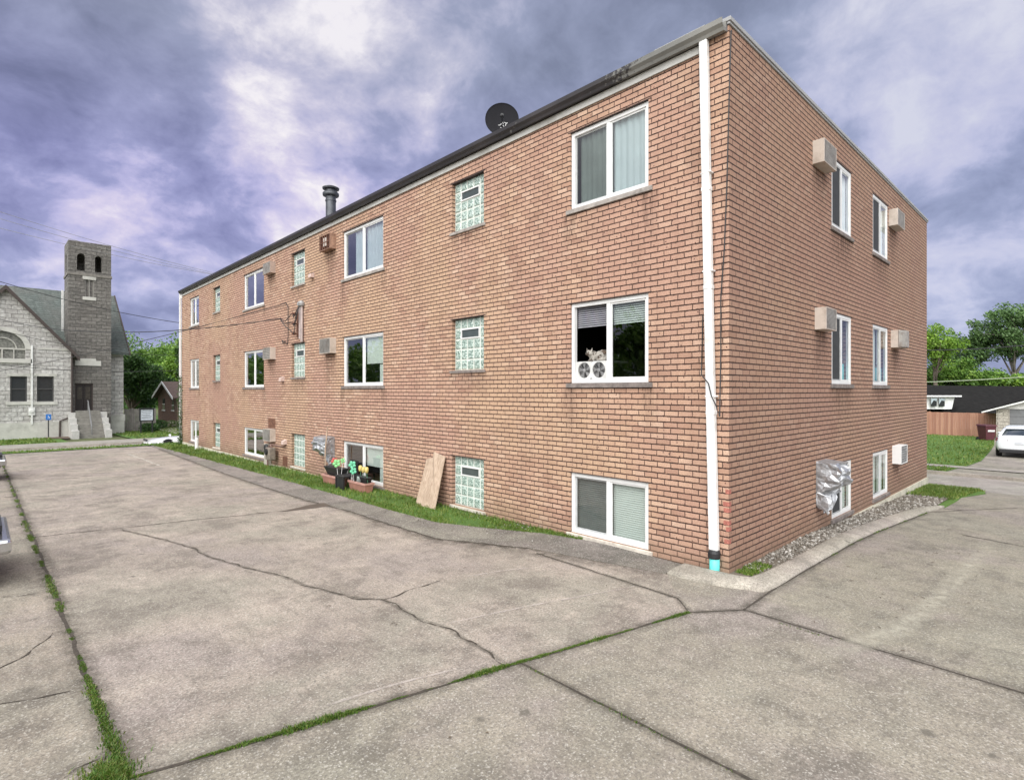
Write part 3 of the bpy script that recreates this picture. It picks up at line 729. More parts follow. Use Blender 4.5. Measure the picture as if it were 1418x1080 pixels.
def wall(P, length, z0, z1, holes, name, mat, reveal=.14):
    m = MB(); xs = sorted({0, length}|{h[0] for h in holes}|{h[1] for h in holes}); zs = sorted({z0, z1}|{h[2] for h in holes}|{h[3] for h in holes})
    for xa, xb in zip(xs, xs[1:]):
        for za, zb in zip(zs, zs[1:]):
            mx, mz = (xa+xb)/2, (za+zb)/2
            if any(h[0] < mx < h[1] and h[2] < mz < h[3] for h in holes): continue
            m.face([P(xa,za,0), P(xb,za,0), P(xb,zb,0), P(xa,zb,0)])
    for a0, a1, b0, b1 in holes:
        for (p, q) in (((a0,b0),(a0,b1)), ((a1,b1),(a1,b0)), ((a0,b1),(a1,b1)), ((a1,b0),(a0,b0))):
            m.face([P(*p,0), P(*q,0), P(*q,-reveal), P(*p,-reveal)])
    def uvf(v, n):
        along = v.y if P is PL else v.x
        depth = v.x if P is PL else v.y
        return (along+depth, v.z)
    return m.build(name, mat, bld, uvf=uvf)
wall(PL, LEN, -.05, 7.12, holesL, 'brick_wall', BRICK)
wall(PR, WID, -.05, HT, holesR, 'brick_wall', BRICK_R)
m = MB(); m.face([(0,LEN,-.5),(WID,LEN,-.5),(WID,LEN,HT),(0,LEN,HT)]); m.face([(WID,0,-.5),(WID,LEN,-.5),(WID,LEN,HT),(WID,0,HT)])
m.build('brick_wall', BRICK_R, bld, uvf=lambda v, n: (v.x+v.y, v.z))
m = MB(); m.boxp(PL, .05, LEN-.01, -.6, -.05, -.1, .02); m.build('foundation', CREAM, bld)
m = MB(); m.boxp(PR, 0.02, WID+.02, -.8, -.052, -.1, .03); m.build('foundation', CREAM, bld)
m = MB(); m.box(.1, WID-.05, .12, LEN-.05, 6.9, 7.05); m.build('roof', ROOF, bld)
# floors inside so each storey is a dark room of its own
m = MB()
for z in (1.9, 4.7): m.box(.25, WID-.25, .25, LEN-.25, z, z+.12)
m.box(3.4, 3.5, .3, LEN-.3, -.4, 6.88)
for y in (4.2, 7.2, 11.8, 15.6, 19.5, 23.2): m.box(.27, 3.38, y, y+.08, -.4, 6.88)
m.build('partition', DARKROOM, bld)
# parapet coping on the end wall, returning a little along the eave
m = MB(); m.boxp(PR, -.03, WID+.04, HT, HT+.055, -.28, .035); m.boxp(PR, -.02, WID+.03, HT-.035, HT-.002, -.02, .02); m.boxp(PL, .28, 1.05, HT+.0, HT+.053, -.25, .10)
m.build('coping', COPING, bld, bevel=.006)
# fascia and gutter
m = MB(); m.boxp(PL, .40, LEN+.02, 6.912, 7.015, .004, .03); m.build('fascia', simple('grey_white_fascia', (.46,.455,.43), .6, var=.12, scale=2, dirt=(.28,.27,.24)), bld)
def gutter_mat():
    t = NT('gutter_paint'); p = t.pos(); y = t.n('SeparateXYZ', None, Vector=p).outputs[1]
    n1 = t.noise(p, 11, 7, .75); n0 = t.noise(p, 1.2, 4)
    # old light paint survives only near the corner; flaking into the dark coat further along
    e = t.math('SUBTRACT', 3.2, y); e = t.math('ADD', t.math('MULTIPLY', e, .30), t.math('SUBTRACT', n1, .5))
    f1 = t.ramp(e, [(.48, 0.), (.52, 1.)])
    patch = t.math('MULTIPLY', t.ramp(t.math('ABSOLUTE', t.math('SUBTRACT', y, 3.85)), [(.0, 1.), (.4, 0.)]), t.ramp(n1, [(.60, 0.), (.64, 1.)]))
    farw = t.math('MULTIPLY', t.ramp(y, [(.0, 0.), (1., 1.)]), 0.0)
    f = t.math('MAXIMUM', f1, patch)
    light = t.ramp(n0, [(.3, (.15,.15,.14)), (.7, (.24,.235,.215))]); dark = t.ramp(n0, [(.3, (.022,.020,.022)), (.7, (.045,.040,.042))])
    t.base(t.mix(f, dark, light)); t.p(Roughness=.45); return t.m
gm = MB(); prof = [(.03, 7.165), (.03, 7.03), (.10, 7.02), (.115, 7.06), (.15, 7.10), (.155, 7.165), (.145, 7.168), (.138, 7.11), (.10, 7.07), (.045, 7.075), (.045, 7.165)]
gm.loft([[PL(a, z, o) for o, z in prof] for a in (.02, LEN+.06)], closed=True, caps=True)
gm.build('gutter', gutter_mat(), bld)
m = MB(); m.boxp(PL, .02, LEN, 7.04, 7.13, -.05, .028); m.boxp(PL, 1.05, LEN, 7.12, 7.185, -.5, -.02)
m.build('roof_edge', simple('dark_roof_edge', (.11,.11,.12), .7, var=.3), bld)

BLINDG = simple('blind_mid_grey', (.30,.30,.33), .8)  # mid-grey slats for the blind above the fan
LINT_SHADE = simple('dark_lintel_shadow', (.045,.028,.024), .8, var=.3)  # dark lintel edge, with the shadow line at the head put into its colour
SILL_T = simple('grey_stone_sill', (.33,.30,.275), .85, var=.25, scale=9, bump=.3, dirt=(.16,.14,.125))
REFL_SHEET = simple('grey_green_pane_reflection', (.13,.155,.145), .9, var=.15, scale=3)  # added sheet whose grey-green stands for the sky reflection in the pane
def window(P, a0, a1, z0, z1, left, right, sill, recess=.03, label=None, slide='left', openl=False):
    fr = MB(); w = .062; o0, o1 = -recess-.07, -recess
    fr.boxp(P, a0+.004, a0+w, z0, z1-.012, o0, o1); fr.boxp(P, a1-w, a1-.004, z0, z1-.012, o0, o1)
    fr.boxp(P, a0+w, a1-w, z1-w-.012, z1-.012, o0, o1-.002); fr.boxp(P, a0+w, a1-w, z0, z0+w, o0, o1-.002)
    f = fr.build('window', WHITE, bld, bevel=.004)
    if label: f['label'] = label
    am = (a0+a1)/2; am0 = am-.005
    m = MB(); m.boxp(P, am-.035, am+.035, z0+w, z1-w-.012, o0+.01, o1-.006); m.build('mullion', WHITE, f, bevel=.003)
    lo_, hi_ = z0+w+.002, z1-w-.014
    # image-left on the long wall is larger a; on the end wall it is smaller a
    halves = {'l': (am+.037, a1-w-.002), 'r': (a0+w+.002, am-.037)} if P is PL else {'l': (a0+w+.002, am-.037), 'r': (am+.037, a1-w-.002)}
    for side, kind in (('l', left), ('r', right)):
        b0, b1 = halves[side]
        depth = (o1-.03 if side == 'r' else o1-.045) if P is PL else o1-.018
        st = .024
        if kind != 'openblind':
            m = MB(); m.boxp(P, b0, b0+st, lo_, hi_, depth-.012, depth+.012); m.boxp(P, b1-st, b1, lo_, hi_, depth-.012, depth+.012)
            m.boxp(P, b0+st, b1-st, lo_, lo_+st, depth-.012, depth+.011); m.boxp(P, b0+st, b1-st, hi_-st, hi_, depth-.012, depth+.011)
            m.build('sash', WHITE if side == 'r' else simple('sash_grey', (.42,.43,.43), .5), f)
            if kind == 'screen':
                m = MB(); m.boxp(P, b0+st, b1-st, lo_+st, hi_-st, depth-.002, depth+.002); m.build('insect_screen', SCREEN, f)
            else:
                m = MB(); m.face([P(b0+st, lo_+st, depth), P(b1-st, lo_+st, depth), P(b1-st, hi_-st, depth), P(b0+st, hi_-st, depth)]); m.build('pane', GLASS if P is PL else GLASS_E, f)
        zi = o0-.02
        def folds(ma, b0, b1, z0_, z1_, mat, nm, amp=.012):
            m = MB(); n = 26; ring = []
            for i in range(n+1):
                a = b0+(b1-b0)*i/n; o = zi+amp*math.sin(i*1.35+ma)+amp*.5*math.sin(i*.6)
                ring.append([P(a, z0_, o), P(a, z1_, o)])
            m.loft(ring, closed=False); m.build(nm, mat, f, smooth=True)
        if kind in ('sheer',): folds(a0, b0, b1, lo_, hi_, SHEER if P is PL else WSHEER, 'curtain')
        if kind == 'dim': folds(a0, b0, b1-.06, lo_, hi_, REFL_SHEET, 'curtain')  # added sheet, toned like the sky mirrored in the pane
        if kind == 'sheerhalf': folds(a0, b0+(b1-b0)*.0, b0+(b1-b0)*.55, lo_, hi_, SHEER, 'curtain')
        if kind == 'shadetop':
            m = MB(); m.boxp(P, b0, b1, lo_+(hi_-lo_)*.42, hi_, zi-.01, zi); m.build('roller_shade', SHADE, f)
            m = MB(); m.boxp(P, b0, b0+(b1-b0)*.35, lo_, lo_+(hi_-lo_)*.40, zi-.03, zi-.02); m.build('roller_shade', SHADE, f)
        if kind == 'shade':
            m = MB(); m.boxp(P, b0, b1, lo_, hi_, zi-.01, zi); m.build('roller_shade', SHADE, f)
        if kind in ('blind', 'blindtop', 'blinddark', 'openblind'):
            m = MB(); zlow = lo_ if kind in ('blind', 'blinddark') else lo_+(hi_-lo_)*.72
            z = zlow
            while z < hi_:
                m.face([P(b0, z, zi+.004), P(b1, z, zi+.004), P(b1, z+.024, zi-.016), P(b0, z+.024, zi-.016)]); z += .033
            m.build('blind', SHADE if kind not in ('blinddark', 'openblind') else BLINDG if kind == 'openblind' else simple('blind_grey', (.12,.135,.13), .8), f)
        if kind == 'turq':
            m = MB(); m.boxp(P, b0+.01, b1-.01, lo_, lo_+.33, zi-.03, zi-.015); m.boxp(P, b0+.01, b1-.01, lo_+.18, lo_+.20, zi-.014, zi-.010); m.build('window_cloth', TURQ, f)
            folds(a0, b0, b0+(b1-b0)*.45, lo_+.4, hi_, WSHEER, 'curtain')
    m = MB(); m.boxp(P, a0-.05, a1+.05, z1-.011, z1+.004, -.10, .003); m.build('lintel', LINT_SHADE, f)  # strip carries the painted shadow line under the window head
    if sill is not None:
        m = MB(); m.boxp(P, a0-.07, a1+.07, z0-.075, z0-.004, -.06, .035); m.build('sill', sill, f, bevel=.006)
    return f
W_ = {}
W_['A2'] = window(PL, *BIGS['A'], *ROWS[2], 'dim', 'sheer', SILL_T, label='upper window with pale curtain behind its right pane')
W_['A1'] = window(PL, *BIGS['A'], *ROWS[1], 'openblind', 'blindtop', SILL, label='window with its left half open on a twin fan')
W_['A0'] = window(PL, *BIGS['A'], *ROWS[0], 'blinddark', 'blind', SILL_P, label='ground level window with white slatted blinds')
W_['B2'] = window(PL, *BIGS['B'], *ROWS[2], 'sheerhalf', 'sheer', SILL_T)
W_['B1'] = window(PL, *BIGS['B'], *ROWS[1], 'plain', 'shadetop', SILL)
W_['B0'] = window(PL, *BIGS['B'], *ROWS[0], 'plain', 'shadetop', SILL)
W_['C2'] = window(PL, *BIGS['C'], *ROWS[2], 'plain', 'plain', SILL_T)
W_['C1'] = window(PL, *BIGS['C'], *ROWS[1], 'plain', 'plain', SILL)
W_['C0'] = window(PL, *BIGS['C'], *ROWS[0], 'plain', 'plain', SILL)
W_['D2'] = window(PL, *BIGS['D'], *ROWS[2], 'plain', 'sheerhalf', SILL_T)
W_['D1'] = window(PL, *BIGS['D'], *ROWS[1], 'plain', 'plain', SILL)
W_['D0'] = window(PL, *BIGS['D'], *ROWS[0], 'plain', 'plain', SILL)
for r in ROWS:
    window(PR, *RBIG['A'], *ROWS[r], 'screen', {2: 'sheer', 1: 'turq', 0: 'blind'}[r], SILL, recess=.008)
    window(PR, *RBIG['B'], *ROWS[r], 'screen' if r == 2 else 'shade', {2: 'sheer', 1: 'turq', 0: 'blind'}[r], SILL, recess=.008)

def glassblock_mat():
    t = NT('glass_block'); p = t.pos()
    n = t.noise(p, 38, 2, .5); n2 = t.noise(p, 9, 3)
    c = t.ramp(n, [(.36, (.10,.155,.135)), (.5, (.33,.43,.38)), (.66, (.66,.75,.70))])
    c = t.mix(t.ramp(n2, [(.4, .25), (.65, 0.)]), c, (.22,.30,.25))
    t.base(c); t.p(Roughness=.12); t.b.inputs['Specular IOR Level'].default_value = .8
    t.bump(n, .6, .02); return t.m
GBM = glassblock_mat(); GROUT = simple('white_grout', (.62,.65,.60), .8, var=.08)
def glass_blocks(a0, a1, z0, z1, sill, vent=True):
    rec = .085
    m = MB(); m.boxp(PL, a0+.002, a1-.002, z0+.002, z1-.015, -.138, -rec); f = m.build('glass_block_window', GROUT, bld)
    n = 5; cw = (a1-a0)/n; ch = (z1-z0)/n; m = MB()
    for i in range(n):
        for j in range(n):
            if vent and j == 3 and i in (1, 2, 3): continue
            b0 = a0+i*cw+.013; b1 = a0+(i+1)*cw-.013; c0 = z0+j*ch+.013; c1 = z0+(j+1)*ch-.013; k = .022
            p = [PL(b0,c0,-rec+.001), PL(b1,c0,-rec+.001), PL(b1,c1,-rec+.001), PL(b0,c1,-rec+.001)]
            q = [PL(b0+k,c0+k,-rec+.014), PL(b1-k,c0+k,-rec+.014), PL(b1-k,c1-k,-rec+.014), PL(b0+k,c1-k,-rec+.014)]
            m.face(q)
            for s in range(4): m.face([p[s], p[(s+1) % 4], q[(s+1) % 4], q[s]])
    m.build('glass_block', GBM, f)
    if vent:
        b0, b1, c0, c1 = a0+cw+.01, a0+4*cw-.01, z0+3*ch+.005, z0+4*ch-.005
        m = MB()
        for (p0, p1, q0, q1) in ((b0, b1, c1-.022, c1), (b0, b1, c0, c0+.022), (b0, b0+.022, c0+.0221, c1-.0221), (b1-.022, b1, c0+.0221, c1-.0221)): m.boxp(PL, p0, p1, q0, q1, -rec-.02, -rec+.02)
        v = m.build('vent', WHITE, f)
        m = MB(); m.boxp(PL, b0+.022, b1-.022, c0+.022, c1-.022, -rec-.02, -rec+.004); m.build('vent_flap', simple('vent_glass', (.06,.075,.075), .2), f)
    m = MB(); m.boxp(PL, a0-.05, a1+.05, z1-.014, z1+.004, -.08, .003); m.build('lintel', LINT_SHADE, f)  # same painted shadow line above the glass blocks
    m = MB(); m.boxp(PL, a0-.05, a1+.05, z0-.06, z0-.003, -.05, .03); m.build('sill', sill, f, bevel=.005)
for k, ab in GLB.items():
    for r in GROW: glass_blocks(*ab, *GROW[r], {2: SILL_T, 1: SILL, 0: SILL_P}[r], vent=not (k == 'F' and r == 0))

# downpipes
m = MB(); rr = []
for a, z, h in ((.315, 7.03, .056), (.30, 6.2, .055), (.235, 3.0, .055), (.172, .30, .060)):
    rr.append([PL(a-h,z,.018), PL(a+h,z,.018), PL(a+h,z,.098), PL(a-h,z,.098)])
m.loft(rr, closed=True, caps=True)
for zz, aa in ((5.05,.277), (3.75,.25), (2.1,.212)):
    m.boxp(PL, aa-.062, aa+.062, zz-.03, zz+.03, .01, .102); m.boxp(PL, aa-.075, aa+.075, zz+.2, zz+.225, .004, .101)
dp = m.build('downpipe', simple('scuffed_white_pipe', (.74,.74,.73), .5, var=.05, scale=5, dirt=(.50,.48,.45)), bld, bevel=.012)
m = MB(); m.lathe([(.075, .20), (.080, .22), (.080, .27), (.066, .31)], (-.062, .170, 0), n=18); m.build('coupling', BLACK, dp, smooth=False)
m = MB(); m.lathe([(.064, -.1), (.064, .225)], (-.062, .165, 0), n=20); m.build('drain_pipe', TEAL, dp, smooth=True)
m = MB(); m.boxp(PL, LEN-.03, LEN+.07, -.3, 7.03, .02, .11); m.boxp(PL, LEN-.10, LEN+.02, 6.8, 6.98, .0, .05); m.build('downpipe', WHITE, bld, bevel=.01)
# dryer vents, crawl vent, roof stack
for (a, z) in ((12.45, 5.74), (14.65, 2.76), (14.45, .76)):
    m = MB(); m.prism([PL(a-.09, z-.07, .0), PL(a-.09, z+.08, 0), PL(a-.09, z+.03, .11), PL(a-.09, z-.07, .12)], Vector(PL(.18,0,0))); m.build('vent_hood', simple('vent_pink', (.55,.42,.37), .6), bld)
m = MB(); m.boxp(PL, 14.32, 14.68, .0, .30, -.02, .012); 
m.build('crawl_vent', RUSTD, bld)
m = MB(); m.boxp(PL, 15.32, 15.92, 1.16, 1.46, -.02, .010)
for i in range(9): m.boxp(PL, 15.34+i*.065, 15.355+i*.065, 1.17, 1.45, .011, .02)
m.build('wall_louvre', simple('rusty_louvre', (.17,.085,.055), .85, var=.5, scale=18), bld)
m = MB(); m.lathe([(.155, 7.0), (.155, 8.36), (.17, 8.36), (.17, 8.40), (.155, 8.40), (.155, 8.50), (.24, 8.53), (.25, 8.56), (.25, 8.61), (.22, 8.64), (.16, 8.64), (.16, 8.71), (.25, 8.74), (.26, 8.78), (.15, 8.83), (0, 8.85)], (1.0, 13.4, 0), n=28)
m.build('vent_stack', simple('dark_galvanised', (.10,.105,.115), .45, .6, var=.25), bld, smooth=False)
# red brick chips at the foot of the corner
RAW = simple('raw_red_brick', (.36,.13,.10), .9, var=.35, scale=40)
for i in (1, 3, 4, 6, 7, 9):
    z = .31+.081*i; a = rnd.uniform(.03, .09)
    m = MB(); m.boxp(PL, -.0025, a, z+.012, z+.066, -.06, .003); m.build('spalled_brick', RAW, bld)

# run-off stains below sills and sleeves
def stain_mat():
    t = NT('run_off_stain'); p = t.pos(); u = t.n('UVMap').outputs[0]; sx = t.n('SeparateXYZ', None, Vector=u)
    e = t.math('MULTIPLY', t.math('MULTIPLY', sx.outputs[0], t.math('SUBTRACT', 1.0, sx.outputs[0])), 4.0)
    mp = t.n('Mapping', None, Vector=p); mp.inputs['Scale'].default_value = (14, 14, 1.2)
    n = t.noise(mp.outputs[0], 1., 6, .7)
    a = t.math('MULTIPLY', t.math('MULTIPLY', e, t.math('POWER', sx.outputs[1], 1.4)), t.ramp(n, [(.40, 0.), (.65, .62)]))
    t.base((.10,.06,.045)); t.p(Roughness=.95, Alpha=a); return t.m
STAIN = stain_mat()
def stain(P, a0, a1, ztop, h):
    m = MB(); m.face([P(a0, ztop-h, .003), P(a1, ztop-h, .003), P(a1, ztop, .003), P(a0, ztop, .003)])
    o = m.build('water_stain', STAIN, bld, fix=False); uv = o.data.uv_layers.new(name='UVMap')
    for l, q in zip(o.data.loops, ((0,0),(1,0),(1,1),(0,1))): uv.data[l.index].uv = q
for (a0, a1) in BIGS.values():
    for r in (1, 2):
        for c_ in (a0-.02, a1+.02): stain(PL, c_-.16, c_+.16, ROWS[r][0]-.076, rnd.uniform(.5, 1.0))
for (a0, a1) in GLB.values():
    for r in (1, 2): stain(PL, a0-.15, a1+.15, GROW[r][0]-.062, rnd.uniform(.35, .7))
for (a0, a1) in RBIG.values():
    for r in (1, 2): stain(PR, a0-.15, a1+.15, ROWS[r][0]-.076, rnd.uniform(.5, .9))
for P_, a, z in ((PL,11.33,6.24),(PL,11.33,3.40),(PL,15.62,6.24),(PL,15.62,3.41),(PR,3.41,6.18),(PR,8.44,6.16),(PR,3.47,3.41),(PR,8.65,3.38),(PR,8.74,.67)): stain(P_, a-.38, a+.38, z, rnd.uniform(.8, 1.3) if z > 1 else .5)

# ---------------------------------------------------------------- air conditioners in wall sleeves
def ac_unit(P, a0, a1, z0, z1, d=.18, style='grid', label='', mat=ACB, gm=None, near_low=True):
    c = P((a0+a1)/2, z0, d/2)
    t = thing('air_conditioner', label, 'air conditioner', c, 'air conditioners mounted through the brick walls')
    m = MB(); w = .014
    m.boxp(P, a0, a0+w, z0, z1, -.12, d); m.boxp(P, a1-w, a1, z0, z1, -.12, d); m.boxp(P, a0+w, a1-w, z0, z0+w, -.12, d); m.boxp(P, a0+w, a1-w, z1-w, z1, -.12, d)
    m.build('casing', mat, t, bevel=.004)
    m = MB(); m.boxp(P, a0+w, a1-w, z0+w, z1-w, -.08, d-.05); m.build('coil', simple('coil_fins', (.09,.09,.09), .6, .3, var=.4, scale=30), t)
    m = MB(); gm = gm or ACG
    if style == 'grid':
        n = int((a1-a0)/.03)
        for i in range(1, n): a = a0+w+(a1-a0-2*w)*i/n; m.boxp(P, a-.004, a+.004, z0+w, z1-w, d-.030, d-.012)
        k = 7
        for i in range(1, k): z = z0+w+(z1-z0-2*w)*i/k; m.boxp(P, a0+w, a1-w, z-.009, z+.009, d-.012, d-.002)
    elif style == 'louvre':
        k = 16
        for i in range(k):
            z = z0+w+(z1-z0-2*w)*(i+.5)/k; m.boxp(P, a0+w+.01, a1-w-.01, z-.006, z+.006, d-.03, d-.002)
        m.boxp(P, a0+w, a0+w+.012, z0+w, z1-w, d-.03, d); m.boxp(P, a1-w-.012, a1-w, z0+w, z1-w, d-.03, d)
    elif style == 'rust':
        for i in range(5): a = a0+.06+(a1-a0-.12)*i/4; m.boxp(P, a-.018, a+.018, z0+w, z1-w, d-.04, d-.004)
        m.boxp(P, a0+w, a1-w, (z0+z1)/2-.012, (z0+z1)/2+.012, d-.003, d+.001)
    elif style == 'bulge':
        n = 14; rings = []
        for i in range(n+1):
            u = i/n; a = a0+(a1-a0)*u; o = d+.11*math.sin(math.pi*u)**.7
            rings.append([P(a, z0+.01, o), P(a, z0+.01, o-.012), P(a, z1-.01, o-.012), P(a, z1-.01, o)])
        m.loft(rings, closed=True, caps=True)
        for i in range(1, 9): 
            for j in range(14):
                u = (j+.5)/14; a = a0+(a1-a0)*u; o = d+.11*math.sin(math.pi*u)**.7
                zz = z0+(z1-z0)*i/9; m.boxp(P, a-.018, a+.018, zz-.006, zz+.006, o, o+.006)
    m.build('grille', gm, t)
    if style == 'rust':
        m = MB(); m.boxp(P, a0+.22, a1-.25, z0+.10, z1-.08, d-.02, d-.0045); m.build('fan_shroud', simple('pale_shroud', (.45,.40,.35), .6), t)
    return t
ac_unit(PL, 11.0, 11.66, 6.25, 6.66, .18, 'rust', 'rusty open air conditioner beside the top floor window with curtains', ACRUST, RUSTD)
ac_unit(PL, 11.0, 11.66, 3.41, 3.82, .18, 'louvre', 'beige louvred air conditioner beside the middle floor window with a pale roller shade')
ac_unit(PL, 15.3, 15.95, 6.25, 6.62, .18, 'louvre', 'small beige air conditioner high on the long wall just under the gutter', simple('brown_enamel', (.40,.31,.26), .6))
ac_unit(PL, 15.3, 15.95, 3.42, 3.81, .18, 'grid', 'grey air conditioner by the dark middle floor window on the long wall')
ac_unit(PL, 15.3, 15.95, .72, 1.12, .18, 'louvre', 'grey air conditioner under a rusty louvre above the gas meter')
ac_unit(PR, 3.1, 3.73, 6.19, 6.58, .18, 'louvre', 'beige air conditioner nearest the roof corner on the end wall, with a brown stained top')
ac_unit(PR, 8.1, 8.78, 6.17, 6.55, .18, 'louvre', 'beige air conditioner right of the farther top floor window on the end wall', ACB)
ac_unit(PR, 3.2, 3.74, 3.42, 3.79, .18, 'louvre', 'pale air conditioner left of the middle floor window with turquoise cloth on the end wall')
ac_unit(PR, 8.3, 9.0, 3.39, 3.79, .16, 'bulge', 'air conditioner with a bulging grey cover on the middle floor of the end wall', ACB, ACG)
ac_unit(PR, 8.43, 9.05, .68, 1.10, .18, 'grid', 'clean white air conditioner low on the end wall above the gravel', WHITE, GREY)

# silver covers over two units
def tarp_mat():
    t = NT('silver_tarp'); p = t.pos(); n = t.noise(p, 14, 4, .6)
    t.base(t.ramp(n, [(.3, (.24,.25,.265)), (.7, (.52,.53,.55))])); t.p(Metallic=.6, Roughness=.40); t.bump(t.noise(p, 30, 3), .2, .02); return t.m
TARP = tarp_mat()
def tarp(P, a0, a1, z0, z1, skirt, d, label, seed, low='start'):
    c = P((a0+a1)/2, skirt, d/2); t = thing('tarp_cover', label, 'cover', c, 'silver covers tied over air conditioners')
    r = random.Random(seed); nU, nV = 22, 17; m = MB(); rings = []; am = (a0+a1)/2
    for j in range(nV+1):
        v = j/nV; ring = []
        for i in range(nU+1):
            u = i/nU
            if u < .28: a, o = a0, d*(u/.28)
            elif u > .75: a, o = a1, d*((1-u)/.25)
            else: a, o = a0+(a1-a0)*(u-.28)/.47, d
            w0 = 1-abs(u-.2)/.3 if low == 'start' else 1-abs(u-.75)/.3
            bot = skirt+(z0-skirt)*.75*(1-max(0, min(1, w0*1.6)))
            if v < .12: k = v/.12; oo = o*k; z = z1+.03*(1-k); aa = am+(a-am)*(.92+.08*k)
            else:
                w = (v-.12)/.88; z = z1-(z1-bot)*w; aa = a; oo = o
                # belly over the unit, gathered under it, loose hem
                pinch = math.exp(-((z-(z0-.03))/.07)**2)
                oo *= 1+.22*math.sin(math.pi*min(1, w*1.25))-.50*pinch
                if z < z0-.05: oo *= .62+.25*math.sin(u*21+seed)
            e = min(1, v*7)*min(1, min(u, 1-u)*9)
            fold = abs(mnoise.noise((u*7+seed, v*2.2, 1.)))*2-.35+.8*(abs(mnoise.noise((u*4-v*3, v*4+u*2, seed)))*2-.35)
            oo = max(.004, oo+e*(.075*fold+r.uniform(-.014, .014)))
            ring.append(P(aa+e*(.03*mnoise.noise((u*6, v*6, seed+2))+r.uniform(-.012, .012)), z+e*r.uniform(-.010, .010)+(.03*math.sin(u*37+seed) if v == 1 else 0), oo))
        rings.append(ring)
    for j in range(nV):
        for i in range(nU):
            p0, p1, p2, p3 = rings[j][i], rings[j][i+1], rings[j+1][i+1], rings[j+1][i]
            if (i+j) % 2: m.face([p0, p1, p2]); m.face([p0, p2, p3])
            else: m.face([p0, p1, p3]); m.face([p1, p2, p3])
    o = m.build('cover', TARP, t); sm = o.modifiers.new('s', 'SOLIDIFY'); sm.thickness = .003
    return t
t1 = tarp(PL, 11.08, 11.85, .66, 1.10, .36, .26, 'crumpled silver cover tied over a unit beside the window with flower boxes', 3)
m = MB(); m.boxp(PL, 10.98, 11.05, .3, 1.36, .02, .34); 
m = MB(); m.tube([PL(11.02, .25, .30), PL(11.0, .8, .31), PL(10.97, 1.42, .26)], .018, 8); tag(m.build('wooden_pole', PLY, origin=PL(11.02, .25, .3)), 'thin wooden pole standing against the silver cover on the long wall', 'pole')
tarp(PR, 3.25, 3.80, .72, 1.16, .34, .30, 'crumpled silver cover hanging over a unit low on the end wall', 11)

# ---------------------------------------------------------------- things on and against the long wall
# satellite dish
dc = Vector((.3, 4.66, 7.62)); da = Vector((-.66, -.72, .06)).normalized()
dsh = thing('satellite_dish', 'round black satellite dish on the roof edge above the eave', 'satellite dish', (.45, 4.75, 7.05))
m = MB(); pr = [(.0, .0)]+[(r, .35*r*r) for r in (.08,.16,.24,.29,.315,.325)]; pr2 = [(.325, .05)]+[(r, .35*r*r-.012) for r in (.31,.29,.24,.16,.08)]+[(0, -.012)]
m.lathe(pr+pr2, dc, da, 40); m.build('reflector', simple('black_dish', (.006,.006,.009), .95), dsh, smooth=True)
m = MB(); m.tube([dc-da*.02, dc-da*.12+Vector((0,0,-.1)), (.45, 4.75, 7.05)], .022, 10); m.box(.33, .57, 4.63, 4.87, 7.05, 7.065); m.build('mast', GREY, dsh)
low = dc+Vector((0,0,-.33))*1.0
m = MB(); m.tube([dc+Vector((.0,0,-.36)), dc+da*.28+Vector((0,0,-.22)), dc+da*.42+Vector((0,0,-.12))], .012, 8); m.build('feed_arm', BLACK, dsh)
m = MB(); m.lathe([(.0,0),(.03,0),(.035,.06),(.0,.07)], dc+da*.40+Vector((0,0,-.11)), -da, 12); m.build('receiver_head', BLACK, dsh)
U = da.cross(Vector((0,0,1))).normalized(); V = U.cross(da).normalized()
if V.z < 0: V = -V
m = MB()
def dash(cu, cv, l, w, ang=0):
    c = dc+da*(.35*(cu*cu+cv*cv)+.004)-U*cu+V*cv; a = -U*math.cos(ang)+V*math.sin(ang); b = U*math.sin(ang)+V*math.cos(ang)
    m.face([c-a*l/2-b*w/2, c+a*l/2-b*w/2, c+a*l/2+b*w/2, c-a*l/2+b*w/2])
for i, (cu, cv) in enumerate([(-.05,-.10),(-.02,-.08),(.02,-.06),(.06,-.05),(.09,-.06),(.07,-.10),(.03,-.12),(-.01,-.15),(.08,-.14)]): dash(cu, cv, .045, .012, .9*i)
m.build('dish_mark', simple('pale_marks', (.5,.5,.5), .6), dsh, fix=False)

# electrical service on the wall
es = thing('service_entrance', 'grey electrical service conduit and insulators high on the long brick wall', 'electrical fitting', PL(13.1, 3.9, .05))
m = MB(); m.tube([PL(13.12, 3.85, .05), PL(13.12, 4.9, .05)], .04, 10); m.tube([PL(13.27, 3.95, .05), PL(13.27, 4.95, .05)], .03, 10); m.build('conduit', simple('grey_pink_conduit', (.40,.33,.31), .6), es)
m = MB(); m.lathe([(.04,0),(.09,.03),(.10,.10),(.05,.17),(0,.18)], PL(13.12, 4.9, .06), (0,0,1), 14); m.lathe([(.03,0),(.07,.03),(.07,.09),(.03,.14),(0,.15)], PL(13.27, 4.93, .06), (0,0,1), 14); m.build('weatherhead', GREY, es)
m = MB()
for dz in (.0, .30, .6): m.tube([PL(13.5, 4.12+dz, .0), PL(13.5, 4.12+dz, .12)], .02, 8); m.lathe([(.0,0),(.045,.01),(.05,.05),(.03,.08),(.05,.1),(.0,.13)], PL(13.5, 4.12+dz, .08), (-1,0,0), 12)
m.boxp(PL, 13.44, 13.56, 4.02, 4.85, .0, .03); m.build('insulator', RUSTD, es)
m = MB()
